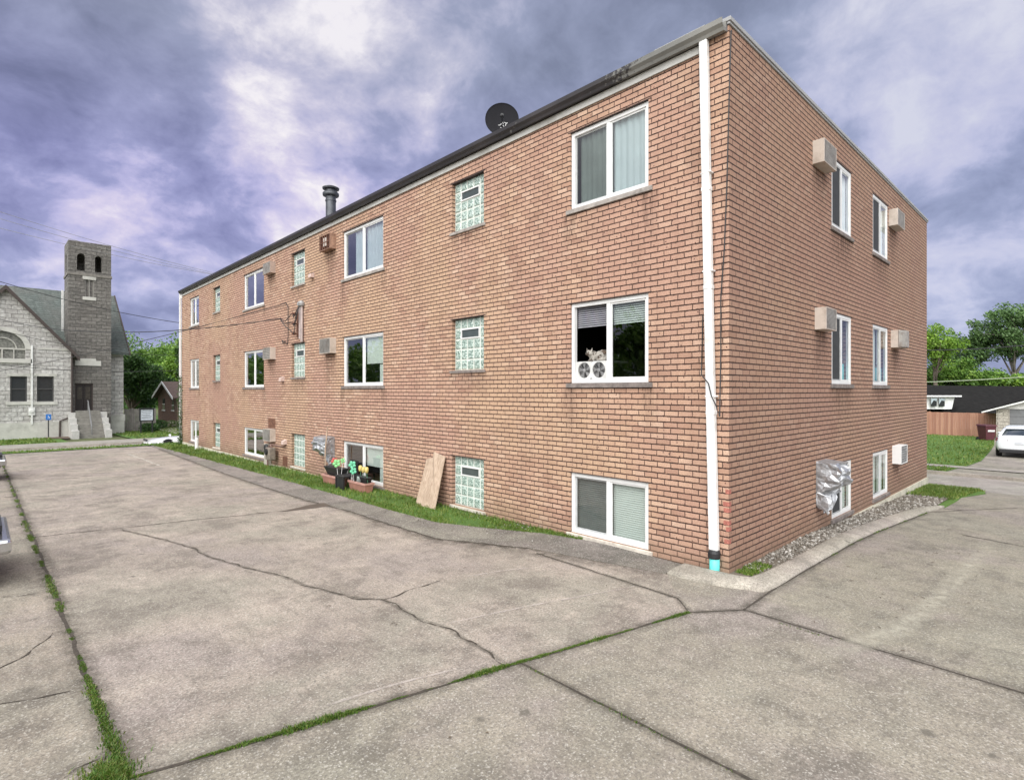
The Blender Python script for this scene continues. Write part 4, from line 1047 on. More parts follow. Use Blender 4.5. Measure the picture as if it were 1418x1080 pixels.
for k, dz in enumerate((.0,.3,.6)):
    m.tube([PL(13.5, 4.15+dz, .17), PL(13.75, 4.35+.25*dz, .3), PL(14.0, 4.55+.1*dz, .34)], .012, 6)
    m.tube([PL(13.5, 4.15+dz, .17), PL(13.35, 4.1+dz*.8, .2), PL(13.2, 4.6+dz*.3, .18), PL(13.14, 4.96, .1)], .012, 6)
m.build('drop_wire', BLACK, es)
def sag(a, b, s, n=24):
    a = Vector(a); b = Vector(b); return [a.lerp(b, i/n)-Vector((0,0,4*s*(i/n)*(1-i/n))) for i in range(n+1)]
def cable(name, pts, r, label, cat='cable', mat=BLACK):
    m = MB(); m.tube(pts, r, 6); o = m.build(name, mat, origin=pts[0]); return tag(o, label, cat)
far1 = at(-60, 423, 1, 42)
cable('power_cable', sag(PL(13.95, 4.6, .34), far1, .9), .014, 'thick twisted power cable running from the wall insulators towards the church')
cable('telephone_cable', [PL(14.4, 3.95, .03), PL(14.62, 3.88, .03), PL(14.68, 4.0, .03), PL(14.25, 3.84, .03), PL(14.2, 4.1, .03), PL(14.2, 5.0, .03), PL(14.35, 5.15, .03), PL(14.6, 5.15, .05)]+sag(PL(14.8, 5.12, .06), at(-40, 520, 1, 40), .2), .011, 'thin dark telephone cable looping down the brick wall and away along it')
c1 = [at(*q, 0, -.135) for q in [(981,531),(985,548),(992,563),(996.5,577)]]
cable('corner_cable', [PR(.02, 7.05, .02), (-.02,-.015,6.3), (-.02,.02,5), (-.03,.05,4.2), (-.04,.09,3.6), (-.06,.08,2.9), c1[3], c1[2], c1[1], c1[0], (-.10,.33,2.6), (-.03,.36,2.75), (-.03,.345,3.4)], .008, 'thin black cable running down the building corner and across the white downpipe')

# gas meter
gmz = thing('gas_meter', 'grey gas meter with pipes against the foot of the long brick wall', 'meter', PL(15.6, -.1, .2))
m = MB(); m.boxp(PL, 15.0, 15.35, .15, .55, .10, .32); m.build('meter_body', simple('meter_grey', (.20,.17,.14), .6, var=.3, scale=12), gmz, bevel=.03)
m = MB(); m.lathe([(.11,0),(.12,.03),(.10,.08),(.0,.09)], PL(15.55, .52, .18), (-1,0,0), 16); m.build('regulator', BLACK, gmz); m = MB(); m.lathe([(.10,0),(.10,.05),(.0,.06)], PL(15.2, .42, .32), (-1,0,0), 16); m.build('regulator', BLACK, gmz)
m = MB(); m.tube([PL(15.45,-.2,.2), PL(15.45,.35,.2), PL(15.42,.52,.2), PL(15.2,.62,.2), PL(15.1,.55,.2)], .025, 8); m.tube([PL(15.25,.55,.2), PL(15.2,.64,.18), PL(14.5,.62,.10), PL(14.5,.62,.0)], .022, 8); m.build('gas_pipe', simple('brown_pipe', (.17,.10,.08), .6), gmz)
m = MB(); m.boxp(PL, 15.62, 16.0, -.15, .62, .02, .12); m.build('back_board', simple('cement_board', (.42,.38,.33), .9), gmz)

# plywood board leaning on the wall
bb = at(604,703.3,2,-.02); 
ply = MB(); p0 = Vector((-.36, 5.93, -.01)); p1 = Vector((-.34, 6.64, .0)); q0 = Vector((-.035, 6.02, 1.02)); q1 = Vector((-.03, 6.68, .92)); qm = Vector((-.03, 6.42, 1.09)); qn = Vector((-.03,6.46,.96))
ply.prism([p0, q0, qm, qn, q1, p1], Vector((-.018,0,-.004))); tag(ply.build('plywood_board', PLY, origin=p0), 'weathered plywood board leaning on the brick wall beside the glass block window', 'board')

# flower boxes, chair, pinwheels, tulips
TERRA = simple('terracotta', (.36,.17,.13), .7, var=.15, scale=5, dirt=(.25,.13,.1))
def planter(a0, a1, o0, o1, label, z=-.02):
    t = thing('flower_box', label, 'planter', PL((a0+a1)/2, z, (o0+o1)/2), 'flower boxes under the window')
    m = MB(); k = .03
    bt = [PL(a0+k,z,o0+k), PL(a1-k,z,o0+k), PL(a1-k,z,o1-k), PL(a0+k,z,o1-k)]; tp = [PL(a0,z+.2,o0), PL(a1,z+.2,o0), PL(a1,z+.2,o1), PL(a0,z+.2,o1)]
    m.hexa(bt+tp); m.build('box', TERRA, t, bevel=.008)
    m = MB()
    for (x0, x1, y0, y1) in ((a0-.015, a1+.015, o1-.01, o1+.016), (a0-.015, a1+.015, o0-.016, o0+.01), (a0-.015, a0+.01, o0+.0101, o1-.0101), (a1-.01, a1+.015, o0+.0101, o1-.0101)): m.boxp(PL, x0, x1, z+.19, z+.235, y0, y1)
    m.build('rim', simple('terracotta_rim', (.46,.25,.21), .6), t)
    m = MB(); m.boxp(PL, a0+.012, a1-.012, z+.2, z+.212, o0+.012, o1-.012); m.build('soil', MULCH, t)
    return t
planter(8.50, 9.30, .28, .52, 'terracotta flower box with yellow tulips, nearer the plywood board')
planter(9.75, 10.75, .28, .52, 'terracotta flower box with a black trough, beside the silver cover')
tr = MB(); tr.hexa([PL(9.85,.22,.30), PL(10.6,.22,.30), PL(10.6,.22,.44), PL(9.85,.22,.44), PL(9.78,.42,.26), PL(10.72,.42,.26), PL(10.72,.42,.5), PL(9.78,.42,.5)])
tag(tr.build('black_trough', BLACK, origin=PL(10.2,.22,.37), bevel=.01), 'black plastic trough set in the farther terracotta flower box', 'trough')
tr = MB(); tr.hexa([PL(8.6,.2,.30), PL(9.25,.2,.30), PL(9.25,.2,.42), PL(8.6,.2,.42), PL(8.55,.33,.28), PL(9.28,.33,.28), PL(9.28,.33,.45), PL(8.55,.33,.45)])
tag(tr.build('black_trough', BLACK, origin=PL(8.9,.2,.36), bevel=.01), 'black plastic trough behind the tulips in the nearer flower box', 'trough')
ch = thing('garden_chair', 'small black slatted garden chair between the two flower boxes', 'chair', PL(9.5,-.03,.6))
m = MB()
for i in range(7): a = 9.33+.05*i; m.boxp(PL, a, a+.02, .32, .62, .24, .26)
m.boxp(PL, 9.30, 9.68, .62, .66, .235, .265); m.build('backrest', BLACK, ch)
m = MB(); m.boxp(PL, 9.28, 9.72, .27, .31, .24, .66); m.build('seat', BLACK, ch, bevel=.01)
for (a, o) in ((9.29,.26), (9.67,.26), (9.29,.62), (9.67,.62)):
    m = MB(); m.boxp(PL, a, a+.04, -.03, .27, o, o+.04); m.build('leg', BLACK, ch)
m = MB(); m.boxp(PL, 9.335, 9.665, .0, .26, .63, .645); m.build('apron', BLACK, ch)
def petals(cx_, name, label, cat, col, P0, n, r, stem_to, group=None, tilt=(-.7,-.6,.2)):
    t = thing(name, label, cat, stem_to, group)
    A = Vector(tilt).normalized(); Uv = A.orthogonal().normalized(); Vv = A.cross(Uv); P0 = Vector(P0); m = MB()
    for i in range(n):
        a = 2*math.pi*i/n+.3; c = P0+(Uv*math.cos(a)+Vv*math.sin(a))*r*.62
        m.ell(c, (r*.42, r*.42, r*.16), rot=A.to_track_quat('Z', 'Y').to_matrix(), n=10, m=6)
    m.ell(P0+A*.02, (r*.22,)*3, n=8, m=6)
    m.build('sails' if cat == 'pinwheel' else 'petals', simple(name+'_paint', col, .5, var=.2, scale=30), t, smooth=True)
    m = MB(); m.tube([stem_to, P0], .006, 6); m.build('stick', WHITE if cat == 'pinwheel' else BLADE, t)
    return t
LG = (.20,.50,.19); MG = (.12,.45,.27)
petals(0, 'pinwheel', 'light green pinwheel standing left of the black chair', 'pinwheel', LG, PL(9.92,.56,.52), 5, .105, PL(9.92,.2,.48), 'green pinwheels')
petals(0, 'pinwheel', 'smaller light green pinwheel just right of and above the light green one', 'pinwheel', LG, PL(9.72,.64,.45), 4, .07, PL(9.80,.2,.46), 'green pinwheels')
petals(0, 'pinwheel', 'mint green pinwheel at the left end of the tulip box', 'pinwheel', MG, PL(9.14,.60,.5), 5, .095, PL(9.2,.2,.48), 'green pinwheels')
petals(0, 'pinwheel', 'mint green pinwheel hanging lower above the tulip box', 'pinwheel', MG, PL(9.05,.46,.52), 5, .085, PL(9.1,.2,.48), 'green pinwheels')
petals(0, 'red_flower', 'red artificial flower rising from the black trough', 'flower', (.42,.07,.06), PL(10.25,.58,.42), 5, .09, PL(10.3,.4,.4))
for i, (a, z, lb) in enumerate([(8.87,.47,'leftmost yellow tulip in the flower box'), (8.72,.45,'middle yellow tulip in the flower box'), (8.57,.46,'rightmost yellow tulip in the flower box')]):
    t = thing('tulip', lb, 'flower', PL(a,.2,.4), 'yellow tulips in the box'); m = MB()
    m.lathe([(.0,-.02),(.035,.0),(.05,.05),(.042,.11),(.03,.13),(.02,.09)], PL(a,z,.43), (0,0,1), 8); m.build('petals', simple('tulip_yellow', (.58,.46,.16), .5), t, smooth=True)
    m = MB(); m.tube([PL(a,.2,.40), PL(a,z,.43)], .006, 6); m.face([PL(a,.2,.4), PL(a+.02,.3,.45), PL(a+.05,.42,.5), PL(a+.0,.3,.46)]); m.build('stem', simple('tulip_leaf', (.10,.28,.16), .5), t, fix=False)
sp_ = MB()
for i in range(5): a = 8.7+.05*i; sp_.face([PL(a,.2,.5), PL(a+.015,.21,.5), PL(a+.05-.03*i,.36,.54), PL(a+.03-.03*i,.36,.54)])
tag(sp_.build('foil_leaves', simple('pale_leaves', (.60,.68,.66), .4), fix=False, origin=PL(8.8,.2,.5)), 'spray of pale silvery leaves at the front of the tulip box', 'leaves')

# white marker post
bp = ground_at(272.5, 622.6); m = MB(); m.lathe([(.075, -.1), (.075, .46), (.06, .50), (.0, .51)], bp, (0,0,1), 16); tag(m.build('marker_post', WHITE, origin=bp, smooth=False), 'short white post in the grass strip near the far window', 'post')

# twin window fan and the cat
wa0, wa1 = (BIGS['A'][0]+BIGS['A'][1])/2+.037, BIGS['A'][1]-.064
fan = thing('window_fan', 'white twin window fan set in the open half of the middle window', 'fan', PL((wa0+wa1)/2, 2.575, -.08))
fz0, fz1 = 2.574, 2.86; fo = -.065
m = MB(); 
cs = [(wa0+(wa1-wa0)*.27, (fz0+fz1)/2), (wa0+(wa1-wa0)*.73, (fz0+fz1)/2)]; fr_ = .125
n = 28
m.boxp(PL, wa0+.002, wa1-.002, fz0, fz1, fo-.08, fo-.03)
# face plate with two round openings
def plate(a0, a1, z0, z1, c, r):
    ring = [(c[0]+r*math.cos(2*math.pi*i/n), c[1]+r*math.sin(2*math.pi*i/n)) for i in range(n)]
    def edge(a, z):
        dx, dz = a-c[0], z-c[1]; k = 1e9
        if dx > 1e-9: k = min(k, (a1-c[0])/dx)
        if dx < -1e-9: k = min(k, (a0-c[0])/dx)
        if dz > 1e-9: k = min(k, (z1-c[1])/dz)
        if dz < -1e-9: k = min(k, (z0-c[1])/dz)
        return (c[0]+dx*k, c[1]+dz*k)
    ed = [edge(*q) for q in ring]
    for i in range(n):
        j = (i+1) % n
        m.face([PL(*ring[i], fo), PL(*ring[j], fo), PL(*ed[j], fo), PL(*ed[i], fo)])
        m.face([PL(*ring[i], fo), PL(*ring[j], fo), PL(*ring[j], fo-.03), PL(*ring[i], fo-.03)])
am_ = (wa0+wa1)/2
plate(wa0+.002, am_, fz0, fz1, cs[0], fr_); plate(am_, wa1-.002, fz0, fz1, cs[1], fr_)
m.build('fan_housing', simple('fan_white', (.62,.62,.60), .5), fan)
for c in cs:
    m = MB(); m.lathe([(0,0),(fr_-.001,0)], PL(c[0], c[1], fo-.029), (-1,0,0), 28)
    d_ = m.build('fan_opening', simple('fan_dark', (.05,.05,.055), .6), fan, fix=False)
    m = MB()
    for k in range(5):
        a = k*2*math.pi/5; pa = lambda r, t, o: PL(c[0]+r*math.cos(t), c[1]+r*math.sin(t), o)
        m.face([pa(.03,a,fo-.024), pa(.115,a-.15,fo-.027), pa(.118,a+.45,fo-.016), pa(.03,a+.5,fo-.018)])
    m.build('fan_blade', simple('blade_grey', (.28,.28,.28), .4), fan, fix=False)
    m = MB()
    for r in (.03,.05,.07,.09,.11): m.tube([PL(c[0]+r*math.cos(2*math.pi*i/24), c[1]+r*math.sin(2*math.pi*i/24), fo-.003) for i in range(25)], .0022, 4, caps=False)
    for k in range(8): a = k*math.pi/4; m.tube([PL(c[0]+.03*math.cos(a), c[1]+.03*math.sin(a), fo-.003), PL(c[0]+.124*math.cos(a), c[1]+.124*math.sin(a), fo-.003)], .0022, 4)
    m.lathe([(.0,.004),(.03,.0),(.03,-.01)], PL(c[0], c[1], fo-.003), (-1,0,0), 16)
    m.build('fan_guard', GREY, fan)
def cat_mat():
    t = NT('calico_fur'); p = t.obj(); n = t.noise(p, 11, 3)
    c = t.ramp(n, [(.42, (.34,.315,.28)), (.49, (.34,.315,.28)), (.52, (.07,.055,.045)), (.62, (.12,.08,.055))]); n2 = t.noise(p, 5, 2)  # white fur darkened in its colour for the shade indoors
    sx = t.n('SeparateXYZ', None, Vector=p)
    t.base(c); t.p(Roughness=.9); t.bump(t.noise(p, 160, 3), .4, .005); return t.m
cz = fz1; cy0 = 2.27; cxo = .17
catm = MB(); H = Vector((cxo-.075, cy0+.085, cz+.135))
catm.ell((cxo+.03, cy0-.06, cz+.085), (.095,.115,.088)); catm.ell((cxo+.05, cy0-.10, cz+.10), (.08,.085,.09)); catm.ell((cxo-.02, cy0+.045, cz+.085), (.07,.07,.085)); catm.ell((cxo-.05, cy0+.07, cz+.11), (.05,.052,.06)); catm.ell(H, (.052,.062,.052)); catm.ell(H+Vector((-.040,-.016,-.018)), (.026,.032,.021)); catm.ell(H+Vector((-.01,.0,-.015)), (.045,.068,.036))
for s in (-1, 1):
    b = H+Vector((.004, .040*s, .028)); v = [b+Vector((-.012, -.024,0)), b+Vector((-.012, .024,0)), b+Vector((.018, 0,0))]
    tip = b+Vector((-.006, .018*s, .062)); n0 = len(catm.v); catm.v += [tuple(q) for q in v]+[tuple(tip)]
    for f in ((0,1,2),(0,1,3),(1,2,3),(2,0,3)): catm.addf(n0, f)
    catm.tube([(cxo-.03, cy0+.045+.03*s, cz+.09), (cxo-.06, cy0+.045+.03*s, cz+.04), (cxo-.065, cy0+.05+.03*s, cz+.012), (cxo-.10, cy0+.055+.03*s, cz+.012)], [.026,.022,.018,.015], 8)
    catm.ell((cxo-.01, cy0-.10+.01*s, cz+.04), (.05,.05,.04))
catm.tube([(cxo+.03, cy0-.17, cz+.05), (cxo-.03, cy0-.19, cz+.025), (cxo-.065, cy0-.13, cz+.02), (cxo-.075, cy0-.05, cz+.02)], [.026,.024,.02,.013], 8)
cat = catm.build('cat', cat_mat(), origin=(cxo, cy0, cz), fix=True, smooth=True)
rm = cat.modifiers.new('r', 'REMESH'); rm.mode = 'VOXEL'; rm.voxel_size = .007; rm.use_smooth_shade = True
sm_ = cat.modifiers.new('s', 'SMOOTH'); sm_.iterations = 2
tag(cat, 'white and brown cat sitting on the twin fan in the open window', 'cat')
m = MB()
for s in (-1, 1): m.ell(H+Vector((-.047, .024*s, .008)), (.006,.010,.010), n=8, m=6)
m.ell(H+Vector((-.070,-.012,-.010)), (.004,.007,.005), n=8, m=6)
m.build('cat_face', simple('cat_eyes', (.03,.03,.02), .2), cat)
shelf = MB(); shelf.boxp(PL, wa0-.05, wa1, cz-.03, cz, -.55, fo-.081); shelf.build('inner_shelf', DARKROOM, bld)

# ivy at the far corner
def leaf(b, c, s, a=None):
    ax = Vector((rnd.gauss(0,1), rnd.gauss(0,1), rnd.gauss(0,1))).normalized(); u = ax.orthogonal().normalized()*s*rnd.uniform(.7,1.3); v = ax.cross(u).normalized()*s*rnd.uniform(.5,.9); c = Vector(c)
    b.face([c-u, c+v*.8-u*.2, c+u, c-v*.8-u*.1])
LEAF_M = leaf_mat('leaf_mid', (.065,.145,.020), (.12,.245,.032), (.22,.35,.06))
LEAF_D = leaf_mat('leaf_dark', (.022,.060,.013), (.045,.11,.02), (.085,.17,.032))
LEAF_B = leaf_mat('leaf_bright', (.10,.21,.02), (.19,.35,.035), (.30,.45,.06))
LEAF_G = leaf_mat('leaf_grey', (.06,.125,.035), (.11,.21,.06), (.18,.30,.10))
iv = MB()
for _ in range(900):
    z = -.2+3.3*rnd.random()**1.5; leaf(iv, (-.1+rnd.gauss(0,.06), 26.98+rnd.gauss(0,.07), z), .035)
tag(iv.build('ivy', LEAF_D, fix=False, origin=(-.1,27,-.2)), 'ivy climbing the downpipe at the far building corner', 'plant')

# ================================================================= TREES
BARK = simple('bark', (.13,.105,.08), .9, var=.3, scale=9, bump=.6)
BARK_P = simple('pale_bark', (.26,.235,.20), .9, var=.3, scale=9, bump=.6)
def tree(name, label, cat, loc, h, cw, trunk_h, mat, bark, seed, clumps=60, per=90, ls=.16, cr=.9, group=None, flat=.8, limbs=7, tr=.28, gappy=0.):
    r = random.Random(seed); t = thing(name, label, cat, loc, group); x0, y0, z0 = loc
    cz = z0+trunk_h+(h-trunk_h)*.5; rz = (h-trunk_h)*.5; cl = []
    for i in range(clumps):
        for _ in range(30):
            p = Vector((r.uniform(-1,1), r.uniform(-1,1), r.uniform(-1,1)))
            if .35 < p.length < 1: break
        k = .75+.35*mnoise.noise(p*1.4+Vector((seed,0,0)))
        cl.append(Vector((x0+p.x*cw*k, y0+p.y*cw*k, cz+p.z*rz*k)))
    m = MB(); m.tube([(x0,y0,z0-.3), (x0+.1,y0,z0+trunk_h*.5), (x0+.05,y0+.1,z0+trunk_h), (x0,y0,cz)], [tr*1.3, tr, tr*.8, tr*.35], 9)
    for i in range(limbs):
        c = cl[i*len(cl)//limbs]; s = Vector((x0+.05, y0+.05, z0+trunk_h*r.uniform(.75,1.15))); mid = s.lerp(c, .5)+Vector((0,0,.12*h*r.uniform(-.2,.5)))
        m.tube([s, s.lerp(mid,.5), mid, c], [tr*.55, tr*.42, tr*.3, tr*.1], 6)
        for j in range(3):
            c2 = cl[r.randrange(len(cl))]
            if (c2-mid).length < cw*1.1: m.tube([mid, mid.lerp(c2,.5)+Vector((0,0,.2)), c2], [tr*.25, tr*.15, tr*.05], 5)
    m.build('trunk', bark, t, smooth=True, fix=False)
    m = MB(); global rnd; keep = rnd; rnd = r
    for c in cl:
        rr = cr*r.uniform(.6,1.25); n_ = int(per*r.uniform(.6,1.3))
        for _ in range(n_):
            q = Vector((r.gauss(0,1), r.gauss(0,1), r.gauss(0,1))); q = q.normalized()*rr*(r.random()**.4)
            leaf(m, c+Vector((q.x, q.y, q.z*flat)), ls)
    rnd = keep
    m.build('crown', mat, t, fix=False); return t
TG = 'trees behind the house on the right'
def gnd(x, y): return g(x, y)
def ptx(px_, depth):   # point on the ground along the sight line at a given forward depth
    r = (px_-CX)/F; x = CAM[0]+depth*(.6909+.723*r); y = CAM[1]+depth*(.723-.6909*r); return (x, y, gnd(x, y))
# right-hand trees
tree('tall_tree', 'tall open tree with long pale limbs behind the garage', 'tree', ptx(1405, 68), 14.8, 5.4, 6.6, LEAF_G, BARK_P, 3, 140, 95, .16, 1.05, TG, .7, 12, .24)
tree('leafy_tree', 'bright leafy tree at the corner of the apartment block behind the dark roof', 'tree', ptx(1296, 62), 11.2, 3.0, 5.5, LEAF_B, BARK, 5, 58, 90, .15, .9, TG, .8, 7, .22)
tree('leafy_tree', 'loose grey green tree between the bright tree and the tall tree', 'tree', ptx(1338, 72), 11.6, 3.6, 5.4, LEAF_G, BARK, 8, 60, 85, .16, .95, TG, .8, 8, .2)
tree('round_tree', 'dense dark green round tree behind the middle of the dark roof', 'tree', ptx(1325, 66), 7.6, 4.2, 1.6, LEAF_M, BARK, 12, 80, 120, .17, 1.1, TG)
tree('round_tree', 'low bushy green tree just left of the garage gable', 'tree', ptx(1378, 64), 5.9, 4.0, 1.2, LEAF_M, BARK, 15, 70, 120, .17, 1.0, TG)
tree('round_tree', 'low bushy green tree behind the garage at the picture edge', 'tree', ptx(1430, 62), 5.6, 4.4, 1.2, LEAF_B, BARK, 17, 70, 110, .17, 1.0, TG)
tree('round_tree', 'dark bushy tree half hidden by the building corner', 'tree', ptx(1275, 70), 7.6, 4.0, 1.4, LEAF_D, BARK, 19, 60, 110, .18, 1.1, TG)
# left-hand trees
TL_ = 'trees between the church and the apartment block'
tree('dense_tree', 'dark green tree right beside the church wall', 'tree', ptx(182, 66), 9.6, 3.4, 1.5, LEAF_D, BARK, 21, 90, 120, .17, 1.1, TL_)
tree('dense_tree', 'mid green tree behind the small brick house', 'tree', ptx(222, 84), 11.5, 5.2, 2.0, LEAF_M, BARK, 25, 90, 110, .2, 1.3, TL_)
tree('dense_tree', 'bright green tree above the brick house gable', 'tree', ptx(246, 78), 9.8, 3.6, 2.0, LEAF_B, BARK, 27, 70, 110, .18, 1.1, TL_)
tree('dense_tree', 'dark tree behind the sign board and wooden fence', 'tree', ptx(204, 72), 7.4, 3.2, 1.0, LEAF_D, BARK, 29, 70, 110, .18, 1.1, TL_)
tree('tall_conifer', 'narrow dark conifer peeping past the far building corner', 'tree', ptx(253, 70), 11.3, .9, 3, LEAF_D, BARK, 31, 40, 60, .15, .55, TL_)
# far wooded hill
wd = MB(); r2 = random.Random(5)
for i in range(420):
    pxx = r2.uniform(120, 330); dep = r2.uniform(118, 165); p = ptx(pxx, dep)
    top = 2.4+(541-474+5*math.sin(pxx*.05))*dep/F-((dep-118)*-.02); zc = p[2]+(top-p[2])*(.25+.75*(dep-118)/47)*r2.uniform(.75,1.02)
    for _ in range(70):
        q = Vector((r2.gauss(0,1), r2.gauss(0,1), r2.gauss(0,.8))).normalized()*r2.uniform(1.2,3.2); leaf(wd, (p[0]+q.x, p[1]+q.y, zc+q.z), .38)
stuff(wd.build('woodland', LEAF_M, fix=False), 'wooded green hillside far behind the church and brick house', 'woodland')
hl = MB(); R_ = []
for j in range(12):
    dep = 116+j*10; row = []
    for i in range(20):
        p = ptx(60+i*16, dep); row.append((p[0], p[1], g(p[0],p[1])-.5+min(1, j/6)*9.5*math.sin(min(1, max(0.,i/5)))))
    R_.append(row)
hl.loft(R_, closed=False); struct(hl.build('hill', LAWN, smooth=True))
# trees across the lot, out of frame, that the window panes mirror
wd = MB(); r2 = random.Random(15)
for i in range(420):
    x = -46+r2.uniform(-5,5); y = 2+240*r2.random()**1.2; h = 8.0+.02*y+3*mnoise.noise((y*.13,0,0)); zc = r2.uniform(.6,1)*h if r2.random() < .6 else r2.uniform(.1,.8)*h
    for _ in range(110):
        q = Vector((r2.gauss(0,1), r2.gauss(0,1), r2.gauss(0,1))).normalized()*r2.uniform(.4,2.3); leaf(wd, (x+q.x, y+q.y, max(.1,zc+q.z)), .42)
stuff(wd.build('tree_line', LEAF_M, fix=False), 'line of green trees across the lot mirrored in the window panes', 'woodland')

# ================================================================= CHURCH
YC = 56.0
def pc(x, y, yp=YC): return at(x, y, 1, yp)
STONE_L = stoneblock_mat('rock_face_block_pale', (.53,.51,.485), (.64,.625,.60), .72, .34, (.20,.185,.17))
STONE_T = stoneblock_mat('rock_face_block_dark', (.155,.145,.132), (.245,.23,.21), .72, .30, (.07,.065,.06))
SHING = stoneblock_mat('green_grey_shingle', (.105,.125,.115), (.14,.165,.15), .5, .22, (.06,.07,.065))
SMOOTH_S = simple('smooth_cast_stone', (.50,.49,.45), .85, var=.12, scale=2, dirt=(.32,.31,.28))
TRIM = simple('brown_trim', (.055,.040,.035), .6)
church = thing('church', 'grey stone block church with a square belfry tower and green grey roof', 'church', (-2, YC, -1.5))
gz = -1.55
xl = -16.0
pA = pc(8, 398); pR = pc(99, 487); xr = pR[0]; zap = pA[2]; xap = pA[0]; zev = pR[2]
xl = 2*xap-xr
ZF = pc(98, 583)[2]
# front gable wall with openings
def arch_pts(cx_, z0, zs, hw, n=14): return [(cx_-hw, z0), (cx_+hw, z0)]+[(cx_+hw*math.cos(math.pi*i/n), zs+hw*math.sin(math.pi*i/n)) for i in range(n+1)]
def wall_poly(bmname, outer, holes, y, thick, mat, parent):
    bm = bmesh.new(); 
    def loop(pts):
        vs = [bm.verts.new((x, y, z)) for x, z in pts]; return [bm.edges.new((vs[i], vs[(i+1) % len(vs)])) for i in range(len(vs))]
    es_ = loop(outer)
    for h in holes: es_ += loop(h)
    bmesh.ops.triangle_fill(bm, use_beauty=True, use_dissolve=False, edges=es_)
    geom = bmesh.ops.extrude_face_region(bm, geom=bm.faces[:])
    bmesh.ops.translate(bm, vec=(0, thick, 0), verts=[v for v in geom['geom'] if isinstance(v, bmesh.types.BMVert)])
    bmesh.ops.recalc_face_normals(bm, faces=bm.faces)
    me = bpy.data.meshes.new(bmname); bm.to_mesh(me); bm.free(); me.materials.append(mat)
    o0 = Vector(WLOC[parent.name]); me.transform(Matrix.Translation(-o0))
    o = bpy.data.objects.new(bmname, me); COL.objects.link(o); o.parent = parent; WLOC[o.name] = tuple(o0); return o
w1 = [pc(14,521), pc(37.5,556)]; w2 = [pc(51,521), pc(74.5,556)]
def rect(a, b): x0, x1 = min(a[0], b[0]), max(a[0], b[0]); z0, z1 = min(a[2], b[2]), max(a[2], b[2]); return [(x0,z0),(x1,z0),(x1,z1),(x0,z1)]
h1, h2 = rect(*w1), rect(*w2)
ar = pc(35, 497); acx = pc(3, 500)[0]; ahw = ar[0]-acx; azs = pc(20, 483)[2]; az0 = ar[2]
ha = arch_pts(acx, az0, azs, ahw)[:]
def mir(h): return [(2*xap-x, z) for x, z in h][::-1]
wall_poly('front_wall', [(xl,ZF),(xr,ZF),(xr,zev),(xap,zap),(xl,zev)], [h1, h2, ha], YC, .45, STONE_L, church)
m = MB(); m.box(xl-.04, xr+.04, YC-.06, YC+.45, gz-.4, ZF-.002); m.build('plinth', SMOOTH_S, church)
m = MB(); m.box(xr-.45, xr-.002, YC+.451, YC+6, gz, zev); m.build('side_wall', STONE_L, church)
CG = simple('dark_church_glass', (.03,.033,.035), .15)
CLEAD = simple('stained_glass', (.17,.17,.15), .25, var=.5, scale=6)
for h in (h1, h2):
    x0, x1, z0, z1 = h[0][0], h[1][0], h[0][1], h[2][1]
    m = MB()
    for q in ((x0,x1,z0,z0+.09),(x0,x1,z1-.09,z1),(x0,x0+.09,z0+.0901,z1-.0901),(x1-.09,x1,z0+.0901,z1-.0901),(x0+.0901,x1-.0901,(z0+z1)/2-.05,(z0+z1)/2+.05)): m.box(q[0],q[1],YC+.1,YC+.2,q[2],q[3])
    f = m.build('window', simple('sash_dark', (.05,.05,.05), .5), church)
    m = MB(); m.box(x0+.05,x1-.05,YC+.16,YC+.17,z0+.05,z1-.05); m.build('pane', CG, f)
    m = MB(); m.box(x0-.25,x1+.25,YC-.07,YC+.05,z0-.26,z0-.005); m.build('sill', SMOOTH_S, f)
    m = MB(); m.box(x0-.2,x1+.2,YC-.05,YC+.05,z1+.005,z1+.24); m.build('lintel', SMOOTH_S, f)
# arched window
m = MB(); n = 20
for i in range(n):
    a, b = math.pi*i/n, math.pi*(i+1)/n; r0, r1 = ahw, ahw+.34
    P4 = lambda r, t, y: (acx+r*math.cos(t), y, azs+r*math.sin(t))
    m.hexa([P4(r0,a,YC-.07),P4(r1,a,YC-.07),P4(r1,a,YC+.05),P4(r0,a,YC+.05),P4(r0,b,YC-.07),P4(r1,b,YC-.07),P4(r1,b,YC+.05),P4(r0,b,YC+.05)])
aw = m.build('arched_window', SMOOTH_S, church)
m = MB(); m.box(acx-ahw-.6, acx+ahw+.4, YC-.12, YC+.05, az0-.34, az0-.005); m.build('sill', SMOOTH_S, aw)
m = MB(); m.face([(x, YC+.2, z) for x, z in ha]); m.build('pane', CLEAD, aw, fix=False)
m = MB(); m.box(acx-ahw, acx+ahw, YC+.1, YC+.19, azs-.07, azs+.07); m.tube([(acx+ahw*.62*math.cos(math.pi*i/16), YC+.15, azs+ahw*.62*math.sin(math.pi*i/16)) for i in range(17)], .05, 6); m.box(acx-.05, acx+.05, YC+.1, YC+.19, az0, azs-.071)
for s in (-.5,.5): m.box(acx+ahw*s-.04, acx+ahw*s+.04, YC+.1, YC+.18, az0, azs-.071)
m.build('tracery', simple('tracery_paint', (.42,.41,.37), .7), aw)
